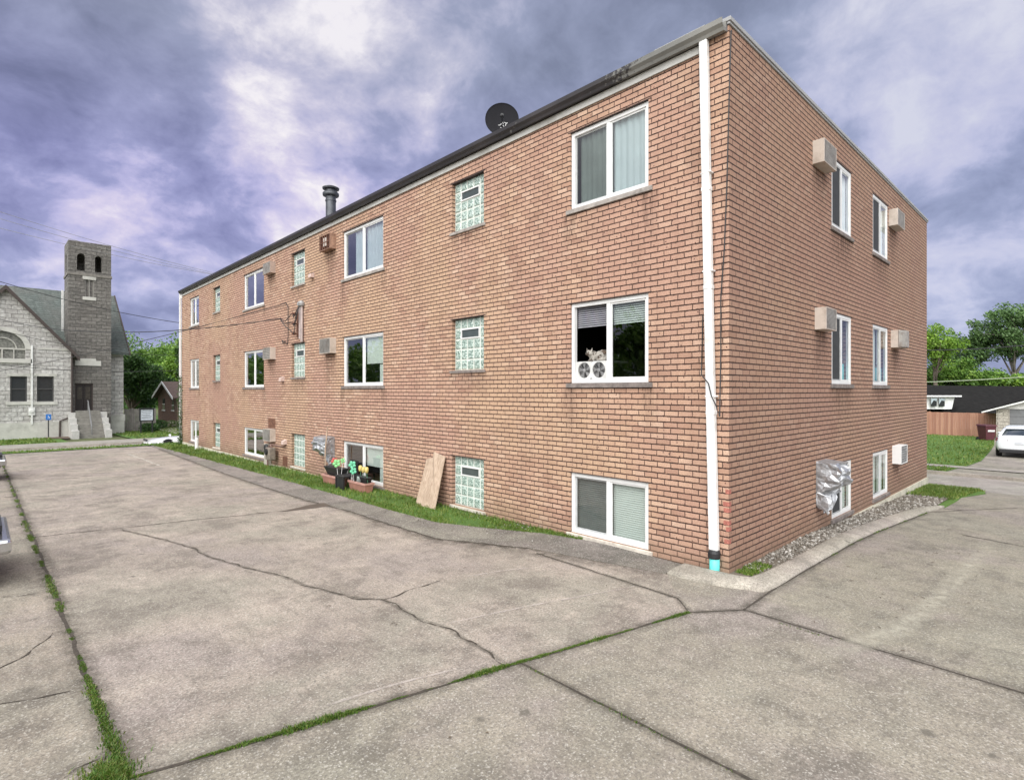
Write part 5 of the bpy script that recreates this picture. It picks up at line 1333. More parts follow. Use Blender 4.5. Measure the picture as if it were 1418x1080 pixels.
# front gable roof + rake trim
sl = (zap-zev)/(xap-xr); rt = MB()
ov = .5; z_e = zev+sl*ov
rt.prism([(xap,YC-.35,zap+.14),(xr+ov,YC-.35,z_e+.14),(xr+ov,YC-.35,z_e+.02),(xap,YC-.35,zap+.02),(2*xap-xr-ov,YC-.35,z_e+.02),(2*xap-xr-ov,YC-.35,z_e+.14)], Vector((0,9,0))); rf = rt.build('roof', SHING, church)
m = MB(); m.prism([(xap,YC-.38,zap+.17),(xr+ov+.04,YC-.38,z_e+.15),(xr+ov+.04,YC-.38,z_e-.18),(xap,YC-.38,zap-.18),(2*xap-xr-ov,YC-.38,z_e-.18),(2*xap-xr-ov,YC-.38,z_e+.15)], Vector((0,.16,0))); m.build('rake_board', TRIM, rf)
# main nave behind, ridge parallel to the street
YN = YC+2.0; yr = YN+7.5
zr = at(60, 400.5, 1, yr)[2]; xe = at(157, 402, 1, yr)[0]+.3; eN = at(165, 484, 1, YN)
zeN = eN[2]; xw = at(171, 550, 1, YN)[0]
m = MB(); m.prism([(xl,YN-.5,zeN-.3),(xl,yr,zr),(xl,yr+8,zeN-.3),(xl,yr+8,zeN-.5),(xl,yr,zr-.2),(xl,YN-.5,zeN-.5)], Vector((xw+.35-xl,0,0))); rf2 = m.build('roof', SHING, church)
m = MB(); m.prism([(xw+.36,YN-.55,zeN-.25),(xw+.36,yr,zr+.06),(xw+.36,yr+8,zeN-.25),(xw+.36,yr+8,zeN-.55),(xw+.36,yr,zr-.25),(xw+.36,YN-.55,zeN-.55)], Vector((.1,0,0))); m.build('rake_board', TRIM, rf2)
m = MB(); m.box(xr+.05, xw, YN, YN+.4, gz, zeN-.35); m.prism([(xw,YN+.41,gz),(xw,YN+.41,zeN-.4),(xw,yr,zr-.3),(xw,yr+7,zeN-.4),(xw,yr+7,gz)], Vector((-.4,0,0))); m.build('nave_wall', STONE_L, church)
m = MB(); m.box(xr+.1, xw+.06, YN-.1, YN+.2, gz-.3, at(160,583,1,YN)[2]); m.box(xr+.1, xw+.1, YN-.14, YN+.2, at(160,583,1,YN)[2]+.001, at(160,574,1,YN)[2]); m.build('plinth', SMOOTH_S, church)
# tower
YT = YC+.6
tx0 = at(94.5, 331, 1, YT)[0]; tx1 = at(154, 338, 1, YT)[0]; zt = at(94.5, 332, 1, YT)[2]; zt1 = zt
tw = tx1-tx0; tyb = YT+3.0
bz = [at(x, y, 1, YT) for x, y in ((106.5, 374), (118, 374), (106.5,355), (112,349), (131.5,377), (141,377))]
hb1 = arch_pts((bz[0][0]+bz[1][0])/2, bz[0][2], bz[2][2], (bz[1][0]-bz[0][0])/2, 10)
hb2 = arch_pts((bz[4][0]+bz[5][0])/2, bz[0][2], bz[2][2], (bz[5][0]-bz[4][0])/2, 10)
tp0, tp1 = at(117.5,387,1,YT), at(130,412,1,YT); hT = rect(tp0, tp1)
d0, d1 = at(103.5,531,1,YT), at(129,568,1,YT); hD = rect(d0, d1)
ztop_step = d1[2]
wall_poly('tower_front', [(tx0,gz),(tx1,gz),(tx1,zt),(tx0,zt)], [hb1, hb2, hT, hD], YT, .5, STONE_T, church)
# side walls with their own belfry openings
def tower_side(x, nm):
    o = wall_poly(nm, [(0,gz),(3.0,gz),(3.0,zt),(0,zt)], [arch_pts(1.4, bz[0][2], bz[2][2], .42, 10)], 0, .45, STONE_T, church)
    c = Vector(WLOC[church.name]); me = o.data
    for v in me.vertices:
        w = v.co+c; v.co = Vector((x+w.y, YT+.501+w.x*.83, w.z))-c
tower_side(tx0+.002, 'tower_side'); tower_side(tx1-.452, 'tower_side')
m = MB(); m.box(tx0+.46, tx1-.46, YT+2.5, YT+2.98, gz, bz[2][2]+.79); m.box(tx0+.46, tx1-.46, YT+.51, YT+2.49, bz[0][2]-.5, bz[0][2]-.2); m.box(tx0+.46, tx1-.46, YT+.51, YT+2.49, zt-.4, zt-.15); m.box(tx0+.46, tx1-.46, YT+2.5, YT+2.98, bz[2][2]+.8, zt-.05)
m.build('belfry_floor', STONE_T, church)
m = MB(); m.box(tx0-.06, tx1+.06, YT-.06, YT+3.05, bz[0][2]-.42, bz[0][2]-.22); m.build('string_course', simple('dark_band', (.20,.185,.165), .9, var=.2), church)
m = MB(); m.box(hT[0][0], hT[1][0], YT+.12, YT+.2, hT[0][1], hT[2][1]); f = m.build('tower_window', simple('boarded_pane', (.12,.11,.10), .6, var=.4), church)
m = MB(); cxm = (hT[0][0]+hT[1][0])/2; m.box(cxm-.05,cxm+.05,YT+.05,YT+.119,hT[0][1],hT[2][1]); m.box(hT[0][0],hT[0][0]+.08,YT+.05,YT+.119,hT[0][1],hT[2][1]); m.box(hT[1][0]-.08,hT[1][0],YT+.05,YT+.119,hT[0][1],hT[2][1]); m.build('frame', simple('frame_grey', (.22,.21,.19), .7), f)
m = MB(); m.box(hT[0][0]-.15,hT[1][0]+.15,YT-.08,YT+.1,hT[0][1]-.28,hT[0][1]-.004); m.build('sill', SMOOTH_S, f)
m = MB(); m.box(hT[0][0]-.15,hT[1][0]+.15,YT-.05,YT+.1,hT[2][1]+.004,hT[2][1]+.28); m.build('lintel', SMOOTH_S, f)
# name stone over the door
a, b = at(104,506,1,YT), at(140,500,1,YT); m = MB(); m.box(a[0], b[0], YT-.06, YT+.1, a[2], b[2]); a2, b2 = at(110,500,1,YT), at(133,497,1,YT); m.box(a2[0], b2[0], YT-.05, YT+.1, a2[2]+.002, b2[2]); m.build('name_stone', SMOOTH_S, church)
# door
x0, x1, z0, z1 = hD[0][0], hD[1][0], hD[0][1], hD[2][1]
m = MB(); m.box(x0+.08, (x0+x1)/2-.01, YT+.2, YT+.26, z0, z1-.1); m.box((x0+x1)/2+.01, x1-.08, YT+.2, YT+.26, z0, z1-.1); dr = m.build('door', simple('dark_door', (.016,.011,.010), .5, var=.3), church)
m = MB(); m.box(x0,x0+.08,YT+.12,YT+.27,z0,z1); m.box(x1-.08,x1,YT+.12,YT+.27,z0,z1); m.box(x0+.081,x1-.081,YT+.12,YT+.27,z1-.1,z1); m.build('door_frame', TRIM, dr)
m = MB()
for s in (.28, .72): xm = x0+(x1-x0)*s; m.box(xm-.16, xm+.16, YT+.19, YT+.199, z0+(z1-z0)*.42, z1-.3)
m.build('door_glass', simple('door_pane', (.05,.043,.035), .3, var=.4), dr)
# steps and cheek walls
ns = 10; yb = YT-3.2; sx0, sx1 = at(100,607,1,yb)[0], at(152,606,1,yb)[0]; sz0 = g(0, yb)
sx0t, sx1t = at(101,570,1,YT)[0], at(149,569,1,YT)[0]
m = MB(); dzs = (ztop_step-.02-sz0)/ns; dys = 2.6/ns
for i in range(ns):
    f0 = i/ns; xa = sx0+.45; xb = sx1-.35
    m.box(xa, xb, yb+i*dys, YT-.01, sz0+i*dzs+(.001 if i else -.2), sz0+(i+1)*dzs)
m.build('front_steps', simple('worn_step_stone', (.22,.21,.185), .9, var=.2, scale=4, bump=.3, dirt=(.18,.17,.15)), church)
for (xa, xb) in ((sx0-.05, sx0+.43), (sx1-.33, sx1+.12)):
    m = MB(); k = 4
    for i in range(k):
        y0_, y1_ = yb-.3+i*.85, yb-.3+(i+1)*.85; m.box(xa, xb, y0_, min(y1_, YT-.012)-.002, sz0-.2, sz0+.62+i*(ztop_step-sz0)/k*.86)
    m.build('cheek_wall', simple('white_cheek', (.48,.47,.445), .85, var=.1, dirt=(.4,.39,.36)), church)
m = MB(); xm = (sx0+sx1)/2+.05
pts = [(xm, yb+.1, sz0+.9), (xm, yb+2.4, ztop_step+.85), (xm, YT-.4, ztop_step+.85)]
m.tube(pts, .035, 8); m.tube([(xm, yb+.1, sz0-.0), (xm, yb+.1, sz0+.9)], .03, 8); m.tube([(xm, yb+2.4, ztop_step-.2), (xm, yb+2.4, ztop_step+.85)], .03, 8); m.tube([(xm, yb+.1, sz0+.5), (xm, yb+2.4, ztop_step+.45)], .02, 8)
m.build('handrail', simple('rail_grey', (.20,.20,.20), .5, .4), church)
# downspouts and white conduit with a meter
a, b = pc(44, 478), pc(42.5, 588); m = MB(); m.box(a[0]-.06, a[0]+.06, YC-.12, YC-.01, b[2], a[2]); m.lathe([(.0,0),(.17,0),(.17,.12),(.12,.14),(0,.14)], (a[0], YC-.02, pc(43,569)[2]), (0,-1,0), 16); m.box(a[0]-.2, a[0]+.2, YC-.1, YC-.008, pc(43,575)[2], pc(43,564)[2]); m.build('conduit', PAINT, church)
a, b = pc(98.5, 490), pc(98.5, 580); m = MB(); m.tube([(xr+.02, YC-.12, zev-.1), (xr+.02, YC-.12, b[2]+.3), (xr-.4, YC-.15, b[2]), (xr-.75, YC-.15, b[2]-.15), (xr-.78, YC-.15, gz)], .07, 8); m.build('downspout', TRIM, church)
a, b = at(86.5, 402, 1, YC+4), at(86.5, 442, 1, YC+4); m = MB(); m.box(a[0]-.08, a[0]+.08, YC+3.9, YC+4.05, b[2]-1.5, a[2]); m.build('flashing', PAINT, church)
a, b = pc(52, 484), pc(97, 484); m = MB(); m.box(a[0], xr+.03, YC-.05, YC+.03, pc(80,483.5)[2]-.08, pc(80,483.5)[2]+.08); m.build('string_course', SMOOTH_S, church)

# parking sign in front of the church
sg = ground_at(66.5, 607.5); sgn = thing('parking_sign', 'small blue wheelchair parking sign on a post by the church lawn', 'sign', sg)
dpt = math.hypot(sg[0]-CAM[0], sg[1]-CAM[1])
def along(px_, py_): return at(px_, py_, 1, sg[1])
a, b = along(63.3, 581.5), along(70.8, 573.5)
m = MB(); m.box((a[0]+b[0])/2-.04, (a[0]+b[0])/2+.04, sg[1]-.04, sg[1]+.04, sg[2]-.2, b[2]-.05); m.build('post', simple('post_dark', (.05,.05,.05), .6), sgn)
m = MB(); m.box(a[0], b[0], sg[1]-.07, sg[1]-.05, a[2], b[2]); f = m.build('sign_plate', simple('sign_blue', (.02,.16,.52), .4, var=.05), sgn, bevel=.01)
m = MB(); c = Vector(((a[0]+b[0])/2, sg[1]-.073, (a[2]+b[2])/2)); s = (b[0]-a[0])
m.tube([c+Vector((s*.2*math.cos(t_), 0, -s*.12+s*.2*math.sin(t_))) for t_ in [i*.3-2.8 for i in range(15)]], s*.035, 5); m.tube([c+Vector((-.05*s,0,.25*s)), c+Vector((-.05*s,0,-.02*s)), c+Vector((.15*s,0,-.04*s)), c+Vector((.25*s,0,-.25*s))], s*.045, 5); m.ell(c+Vector((-.05*s,0,.33*s)), (s*.07,.01,s*.07)); m.build('wheelchair_symbol', WHITE, f)

# church notice board
nb = ptx(202, 50); nbt = thing('notice_board', 'black framed white notice board standing beside the church drive', 'sign', nb)
def nat(x, y): return at(x, y, 1, nb[1])
a, b = nat(194.5, 582), nat(211.5, 567)
m = MB(); k = .09
for q in ((a[0]-k,b[0]+k,a[2]-k,a[2]),(a[0]-k,b[0]+k,b[2],b[2]+k*1.5),(a[0]-k,a[0],a[2]+.001,b[2]-.001),(b[0],b[0]+k,a[2]+.001,b[2]-.001)): m.box(q[0],q[1],nb[1]-.1,nb[1]+.1,q[2],q[3])
for x in (a[0]-.02, b[0]-.08): m.box(x, x+.1, nb[1]-.05, nb[1]+.05, nb[2]-.3, a[2]-k-.001)
m.build('frame', BLACK, nbt)
m = MB(); m.box(a[0],b[0],nb[1]-.06,nb[1]+.06,a[2],b[2]); pn = m.build('panel', simple('notice_white', (.50,.53,.58), .4), nbt)
m = MB()
for i in range(5): zz = b[2]-.14-(b[2]-a[2]-.2)*i/5; m.box(a[0]+.1+.05*(i % 2), b[0]-.1-.07*(i % 3), nb[1]-.066, nb[1]-.0605, zz-.035, zz)
m.build('lettering', simple('notice_ink', (.10,.10,.12), .6), pn)
# wooden fence beside the church, dark shrub
fa, fb = at(172,603,1,60), at(193,603,1,60); fz = at(180,566,1,60)[2]
m = MB(); x = fa[0]
while x < fb[0]+1.2: m.box(x, x+.17, 60, 60.03, g(x,60)-.1, fz-.04*math.sin(x*9)); x += .185
m.box(fa[0], x, 60.031, 60.1, fz-.5, fz-.4); m.box(fa[0], x, 60.031, 60.1, g(0,60)+.3, g(0,60)+.4)
tag(m.build('picket_fence', simple('grey_boards', (.22,.20,.18), .9, var=.3, scale=3), origin=(fa[0],60,g(fa[0],60))), 'weathered grey board fence between the church and the notice board', 'fence')
def shrub(name, label, loc, r, n, mat, ls=.09):
    t = thing(name, label, 'shrub', loc); m = MB(); sd = random.Random(int(loc[0]*100))
    m.tube([loc, (loc[0], loc[1], loc[2]+r[2])], .04, 6); m.build('stem', BARK, t)
    m = MB()
    for _ in range(n):
        q = Vector((sd.gauss(0,1), sd.gauss(0,1), sd.gauss(0,1))).normalized()*(sd.random()**.4); leaf(m, (loc[0]+q.x*r[0], loc[1]+q.y*r[1], loc[2]+r[2]*1.0+q.z*r[2]), ls)
    m.build('foliage', mat, t, fix=False)
shrub('dark_shrub', 'dark low shrub under the notice board', ptx(207, 52), (.9,.8,.45), 900, LEAF_D)
shrub('dark_shrub', 'dark shrub between the notice board and the brick house', ptx(221, 56), (.7,.8,.5), 700, LEAF_D)
shrub('flowering_shrub', 'pale flowering shrub at the foot of the small brick house', ptx(238, 58), (1.1,.8,.4), 700, leaf_mat('pale_bloom', (.05,.10,.02), (.12,.18,.05), (.5,.42,.38)))
shrub('dark_shrub', 'small shrub left of the notice board by the fence', ptx(190, 54), (.5,.5,.5), 500, LEAF_M)

# small brick house
XH = 8.0
def ph(x, y): return at(x, y, 0, XH)
HB = stoneblock_mat('house_brick', (.27,.16,.12), (.33,.20,.155), .25, .09, (.20,.14,.11))
hL, hR, hA = ph(219,549), ph(245,549), ph(231,531)
hy0, hy1 = hR[1], hL[1]; hym = (hy0+hy1)/2; hze = (hL[2]+hR[2])/2; hza = hA[2]+.1; hg = g(XH, hym)
bh = thing('brick_house', 'small red brick house with a brown gable roof at the wood edge', 'house', (XH, hym, hg))
m = MB(); m.prism([(XH,hy0,hg-.4),(XH,hy1,hg-.4),(XH,hy1,hze),(XH,hym,hza-.12),(XH,hy0,hze)], Vector((9,0,0))); m.build('wall', HB, bh)
for (p_, q_) in (((225.5,567),(228.5,552)), ((238.5,567.5),(241,555))):
    a_, b_ = ph(*p_), ph(*q_); y0_, y1_ = min(a_[1],b_[1]), max(a_[1],b_[1]); z0_, z1_ = min(a_[2],b_[2]), max(a_[2],b_[2])
    m = MB(); m.box(XH-.03, XH+.02, y0_, y1_, z0_, z1_); f = m.build('window', CG, bh)
    m = MB(); m.box(XH-.06, XH-.031, y0_, y1_, (z0_+z1_)/2-.04, (z0_+z1_)/2+.04); m.box(XH-.10, XH-.0005, y0_-.12, y1_+.12, z0_-.14, z0_-.003); m.build('frame', WHITE, f)
sl2 = (hza-hze)/(hym-hy0); e = .5
pf = lambda dx, up, dn: [(XH-dx,hym,hza+up),(XH-dx,hy1+e,hze-sl2*e+up),(XH-dx,hy1+e,hze-sl2*e-dn),(XH-dx,hym,hza-dn),(XH-dx,hy0-e,hze-sl2*e-dn),(XH-dx,hy0-e,hze-sl2*e+up)]
m = MB(); m.prism(pf(.5,.12,.0), Vector((10,0,0))); rf = m.build('roof', simple('brown_shingle', (.095,.065,.055), .9, var=.25, scale=5), bh)
m = MB(); m.prism(pf(.56,.15,.10), Vector((.055,0,0))); m.build('barge_board', WHITE, rf)

# ================================================================= RIGHT SIDE
# wooden fence along x = const
fp0, fp1 = ptx(1283, 43.5), ptx(1377, 40.6)
def fence_line(a, b, h, label):
    t = thing('wooden_fence', label, 'fence', a); A = Vector(a); B = Vector(b); d = (B-A); L = d.length; d.normalize(); nn = Vector((d.y, -d.x, 0))
    if nn.dot(Vector(CAM)-A) < 0: nn = -nn
    m = MB(); s = -6.
    while s < L:
        p = A+d*s; z0 = g(p.x, p.y); hh = h+rnd.uniform(-.012,.012); k = nn*.02; q = p+d*.142; j = nn*rnd.uniform(0,.006)
        m.hexa([p+j+Vector((0,0,-.05)), q+j+Vector((0,0,-.05)), q+j+k+Vector((0,0,-.05)), p+j+k+Vector((0,0,-.05)), p+j+Vector((0,0,hh)), q+j+Vector((0,0,hh)), q+j+k+Vector((0,0,hh)), p+j+k+Vector((0,0,hh))]); s += .147
    tm = NT('cedar_boards'); ri = tm.n('NewGeometry').outputs['Random Per Island']; gn = tm.n('Mapping', None, Vector=tm.pos()); gn.inputs['Scale'].default_value = (12,12,1.2)
    tm.base(tm.mix(tm.ramp(tm.noise(gn.outputs[0], 1., 5), [(.35,.4),(.65,0.)]), tm.ramp(ri, [(0,(.30,.145,.10)),(.5,(.38,.195,.135)),(1,(.45,.25,.17))]), (.22,.10,.07))); tm.p(Roughness=.85)
    m.build('boards', tm.m, t, fix=False)
    m = MB()
    for z in (.35, h-.35):
        p = A+d*-6.-nn*.045; q = B-nn*.045; m.tube([p+Vector((0,0,z)), q+Vector((0,0,z))], .04, 4)
    m.build('rail', tm.m, t)
    for s in (-3., 0.2, 3.4, 6.6):
        if s > L: continue
        p = A+d*s+nn*.03; m = MB(); m.box(p.x-.05, p.x+.05, p.y-.05, p.y+.05, p.z-.1, p.z+h+.04); m.build('post', tm.m, t)
fence_line(fp0, fp1, 1.78, 'tall reddish wooden board fence behind the lawn across the street')
# house with dark hipped roof and a white dormer
DR = simple('charcoal_shingle', (.017,.0165,.016), 1.0, var=.3, scale=3, bump=.3); DR.node_tree.nodes['Principled BSDF'].inputs['Specular IOR Level'].default_value = .08
hp = lambda x, y, d: (lambda p: (p[0], p[1], CAM[2]-(y-CY)*d/F))(ptx(x, d))
hs = thing('dark_roofed_house', 'low house with a broad charcoal hipped roof and a small white dormer', 'house', ptx(1340, 54))
e0, e1 = hp(1225, 574, 49), hp(1500, 576, 49); r0, r1 = hp(1230, 533, 58), hp(1432, 535, 58); r2_ = hp(1440, 548, 58); b0, b1 = hp(1240, 570, 67), hp(1470, 570, 67)
m = MB()
m.face([e0, e1, r1, r0]); m.face([e0, r0, b0]); m.face([e1, b1, r1]); m.face([b0, r0, r1, b1]); m.face([e0, b0, b1, e1]); m.build('roof', DR, hs)
wz = ptx(1340, 50)[2]
def shrink(p, q, k=.06): return Vector(p).lerp(Vector(q), k)
cen = Vector(hp(1340,560,58)); m = MB(); base = [Vector(p).lerp(cen, .07) for p in (e0, e1, b1, b0)]
top = [Vector((p.x,p.y,hp(1340,574,49)[2]-.05)) for p in base]; bot = [Vector((p.x,p.y,wz-.2)) for p in base]
m.hexa([*bot, *top]); m.build('wall', simple('pale_siding', (.62,.60,.56), .8), hs)
# dormer faces the street
dA, dB = hp(1262, 566.5, 49.6), hp(1318, 566.5, 49.2); dC, dD = hp(1322, 549.5, 49.2), hp(1262, 549.5, 49.6)
back = Vector((.690,.723,0))*4.5
m = MB(); m.hexa([dA, dB, Vector(dB)+back, Vector(dA)+back, dD, dC, Vector(dC)+back, Vector(dD)+back]); dm_ = m.build('dormer', simple('white_siding', (.78,.78,.77), .6), hs)
m = MB(); ex = Vector((.72,-.69,0))*.3; up = Vector((0,0,.06)); q = [Vector(dD)-back*.08-ex, Vector(dC)-back*.08+ex, Vector(dC)+back+ex, Vector(dD)+back-ex]
apx = hp(1285, 533, 55)
m.face([q[0]+up, q[1]+up, Vector(apx)+ex, Vector(apx)-ex*6]); m.face([q[1]+up, q[2]+up, Vector(apx)+ex]); m.build('dormer_roof', DR, dm_, fix=False)
m = MB(); m.prism([q[0], q[1], q[1]+up*2.2, q[0]+up*2.2], -back.normalized()*.05); m.build('eave_board', WHITE, dm_)
for xa, xb in ((1287.5, 1295.5), (1298.5, 1306.5)):
    w0, w1, w2, w3 = hp(xa,562.5,49.3), hp(xb,562.5,49.3), hp(xb,551.5,49.3), hp(xa,551.5,49.3); off_ = -Vector((.69,.723,0))*.12
    m = MB(); m.prism([Vector(p)+off_ for p in (w0,w1,w2,w3)], off_*.2); f = m.build('window', CG, dm_)
    mid = lambda p, q_, k: Vector(p).lerp(Vector(q_), k)
    m = MB(); o3 = off_*1.3
    m.face([Vector(w3)+o3, mid(w3,w2,1.)+o3, mid(w2,w1,.35)+o3, mid(mid(w3,w2,.45),mid(w0,w1,.45),.25)+o3, mid(w3,w0,.75)+o3]); m.build('curtain', SHEER, f, fix=False)
# garage
gt = thing('garage', 'pale stone garage with a low gabled roof and grey door at the right edge', 'garage', ptx(1400, 39))
GD = 39.0
gl_, gp_, gr_ = hp(1379.5,607,GD), hp(1398,607,GD), None
ga = Vector(ptx(1379.5, GD)); gdir = Vector((.723,-.6909,0)); gbk = Vector((.6909,.723,0))
# front face is square to the street axis, i.e. runs along -y
def gpt(s, z, o=0): return (ga.x+o, ga.y-s, z)
gzb = ga.z; gze = hp(1379.5,566,GD)[2]
def s_of(px_): r = ray(px_, 541); t_ = (ga.x-CAM[0])/r[0]; return ga.y-(CAM[1]+t_*r[1])
s1 = s_of(1398); gw = 7.0; 
m = MB(); m.hexa([gpt(0,gzb-.3),gpt(s1,gzb-.3),gpt(s1,gzb-.3,.35),gpt(0,gzb-.3,.35),gpt(0,gze),gpt(s1,gze),gpt(s1,gze,.35),gpt(0,gze,.35)])
LIME = stoneblock_mat('pale_limestone', (.50,.46,.39), (.57,.53,.46), .6, .22, (.38,.34,.29)); m.build('wall', LIME, gt); m = MB(); m.hexa([gpt(s1+4.9,gzb-.3),gpt(gw,gzb-.3),gpt(gw,gzb-.3,.35),gpt(s1+4.9,gzb-.3,.35),gpt(s1+4.9,gze),gpt(gw,gze),gpt(gw,gze,.35),gpt(s1+4.9,gze,.35)])
m.build('wall', LIME, gt); m = MB(); m.hexa([gpt(0,gzb-.3,.351),gpt(.3,gzb-.3,.351),gpt(.3,gzb-.3,7),gpt(0,gzb-.3,7),gpt(0,gze,.351),gpt(.3,gze,.351),gpt(.3,gze,7),gpt(0,gze,7)])
m.build('side_wall', LIME, gt)
m = MB(); m.hexa([gpt(s1,gzb-.1,.12),gpt(s1+4.9,gzb-.1,.12),gpt(s1+4.9,gzb-.1,.2),gpt(s1,gzb-.1,.2),gpt(s1,gze,.12),gpt(s1+4.9,gze,.12),gpt(s1+4.9,gze,.2),gpt(s1,gze,.2)]); gd_ = m.build('garage_door', simple('grey_door', (.17,.175,.18), .6, var=.1), gt)
m = MB()
for i in range(1,4): zz = gzb+(gze-gzb)*i/4; m.hexa([gpt(s1,zz,.11),gpt(s1+4.9,zz,.11),gpt(s1+4.9,zz,.119),gpt(s1,zz,.119),gpt(s1,zz+.03,.11),gpt(s1+4.9,zz+.03,.11),gpt(s1+4.9,zz+.03,.119),gpt(s1,zz+.03,.119)])
m.build('door_panel', simple('grey_door_line', (.10,.10,.105), .6), gd_)
gap = gze+1.25
m = MB(); m.prism([gpt(0,gze+.002,.05),gpt(gw,gze+.002,.05),gpt(gw/2,gap,.05)], Vector((.2,0,0))); m.build('gable', simple('white_gable', (.70,.69,.66), .7), gt)
m = MB(); sg_ = (gap-gze)/(gw/2); e = .75
P6 = [gpt(gw/2,gap+.16,-.35),gpt(-e,gze-sg_*e+.16,-.35),gpt(-e,gze-sg_*e+.06,-.35),gpt(gw/2,gap+.06,-.35),gpt(gw+e,gze-sg_*e+.06,-.35),gpt(gw+e,gze-sg_*e+.16,-.35)]
m.prism(P6, Vector((8,0,0))); grf = m.build('roof', DR, gt)
m = MB(); P7 = [(p[0]-.02,p[1],p[2]-.10) for p in P6]; m.prism(P7, Vector((.05,0,0))); m.build('rake_board', PAINT, grf)

# wheeled bin
bn = ptx(1366, 37.5); bt = thing('wheeled_bin', 'dark maroon wheeled refuse bin standing by the fence and garage', 'bin', bn)
MAR = simple('maroon_plastic', (.085,.022,.03), .45, var=.15)
def fr_pt(dx, dy, z): return (bn[0]+.6909*dy+.723*dx, bn[1]+.723*dy-.6909*dx, bn[2]+z)
m = MB(); m.hexa([fr_pt(-.26,-.3,.05),fr_pt(.26,-.3,.05),fr_pt(.26,.3,.05),fr_pt(-.26,.3,.05),fr_pt(-.37,-.38,.98),fr_pt(.37,-.38,.98),fr_pt(.37,.36,.98),fr_pt(-.37,.36,.98)]); m.build('bin_body', MAR, bt, bevel=.03)
m = MB(); m.hexa([fr_pt(-.41,-.44,.985),fr_pt(.41,-.44,.985),fr_pt(.41,.4,.985),fr_pt(-.41,.4,.985),fr_pt(-.38,-.4,1.06),fr_pt(.38,-.4,1.06),fr_pt(.38,.36,1.09),fr_pt(-.38,.36,1.09)]); m.build('lid', MAR, bt, bevel=.02)
m = MB(); m.hexa([fr_pt(-.22,-.40,.62),fr_pt(.22,-.40,.62),fr_pt(.22,-.36,.62),fr_pt(-.22,-.36,.62),fr_pt(-.22,-.415,.74),fr_pt(.22,-.415,.74),fr_pt(.22,-.36,.74),fr_pt(-.22,-.36,.74)]); m.build('bin_label', WHITE, bt)
for s in (-1,1): m = MB(); m.lathe([(.0,-.03),(.12,-.03),(.12,.03),(0,.03)], fr_pt(.3*s,.34,.12), (.723,-.6909,0), 14); m.build('wheel', BLACK, bt)

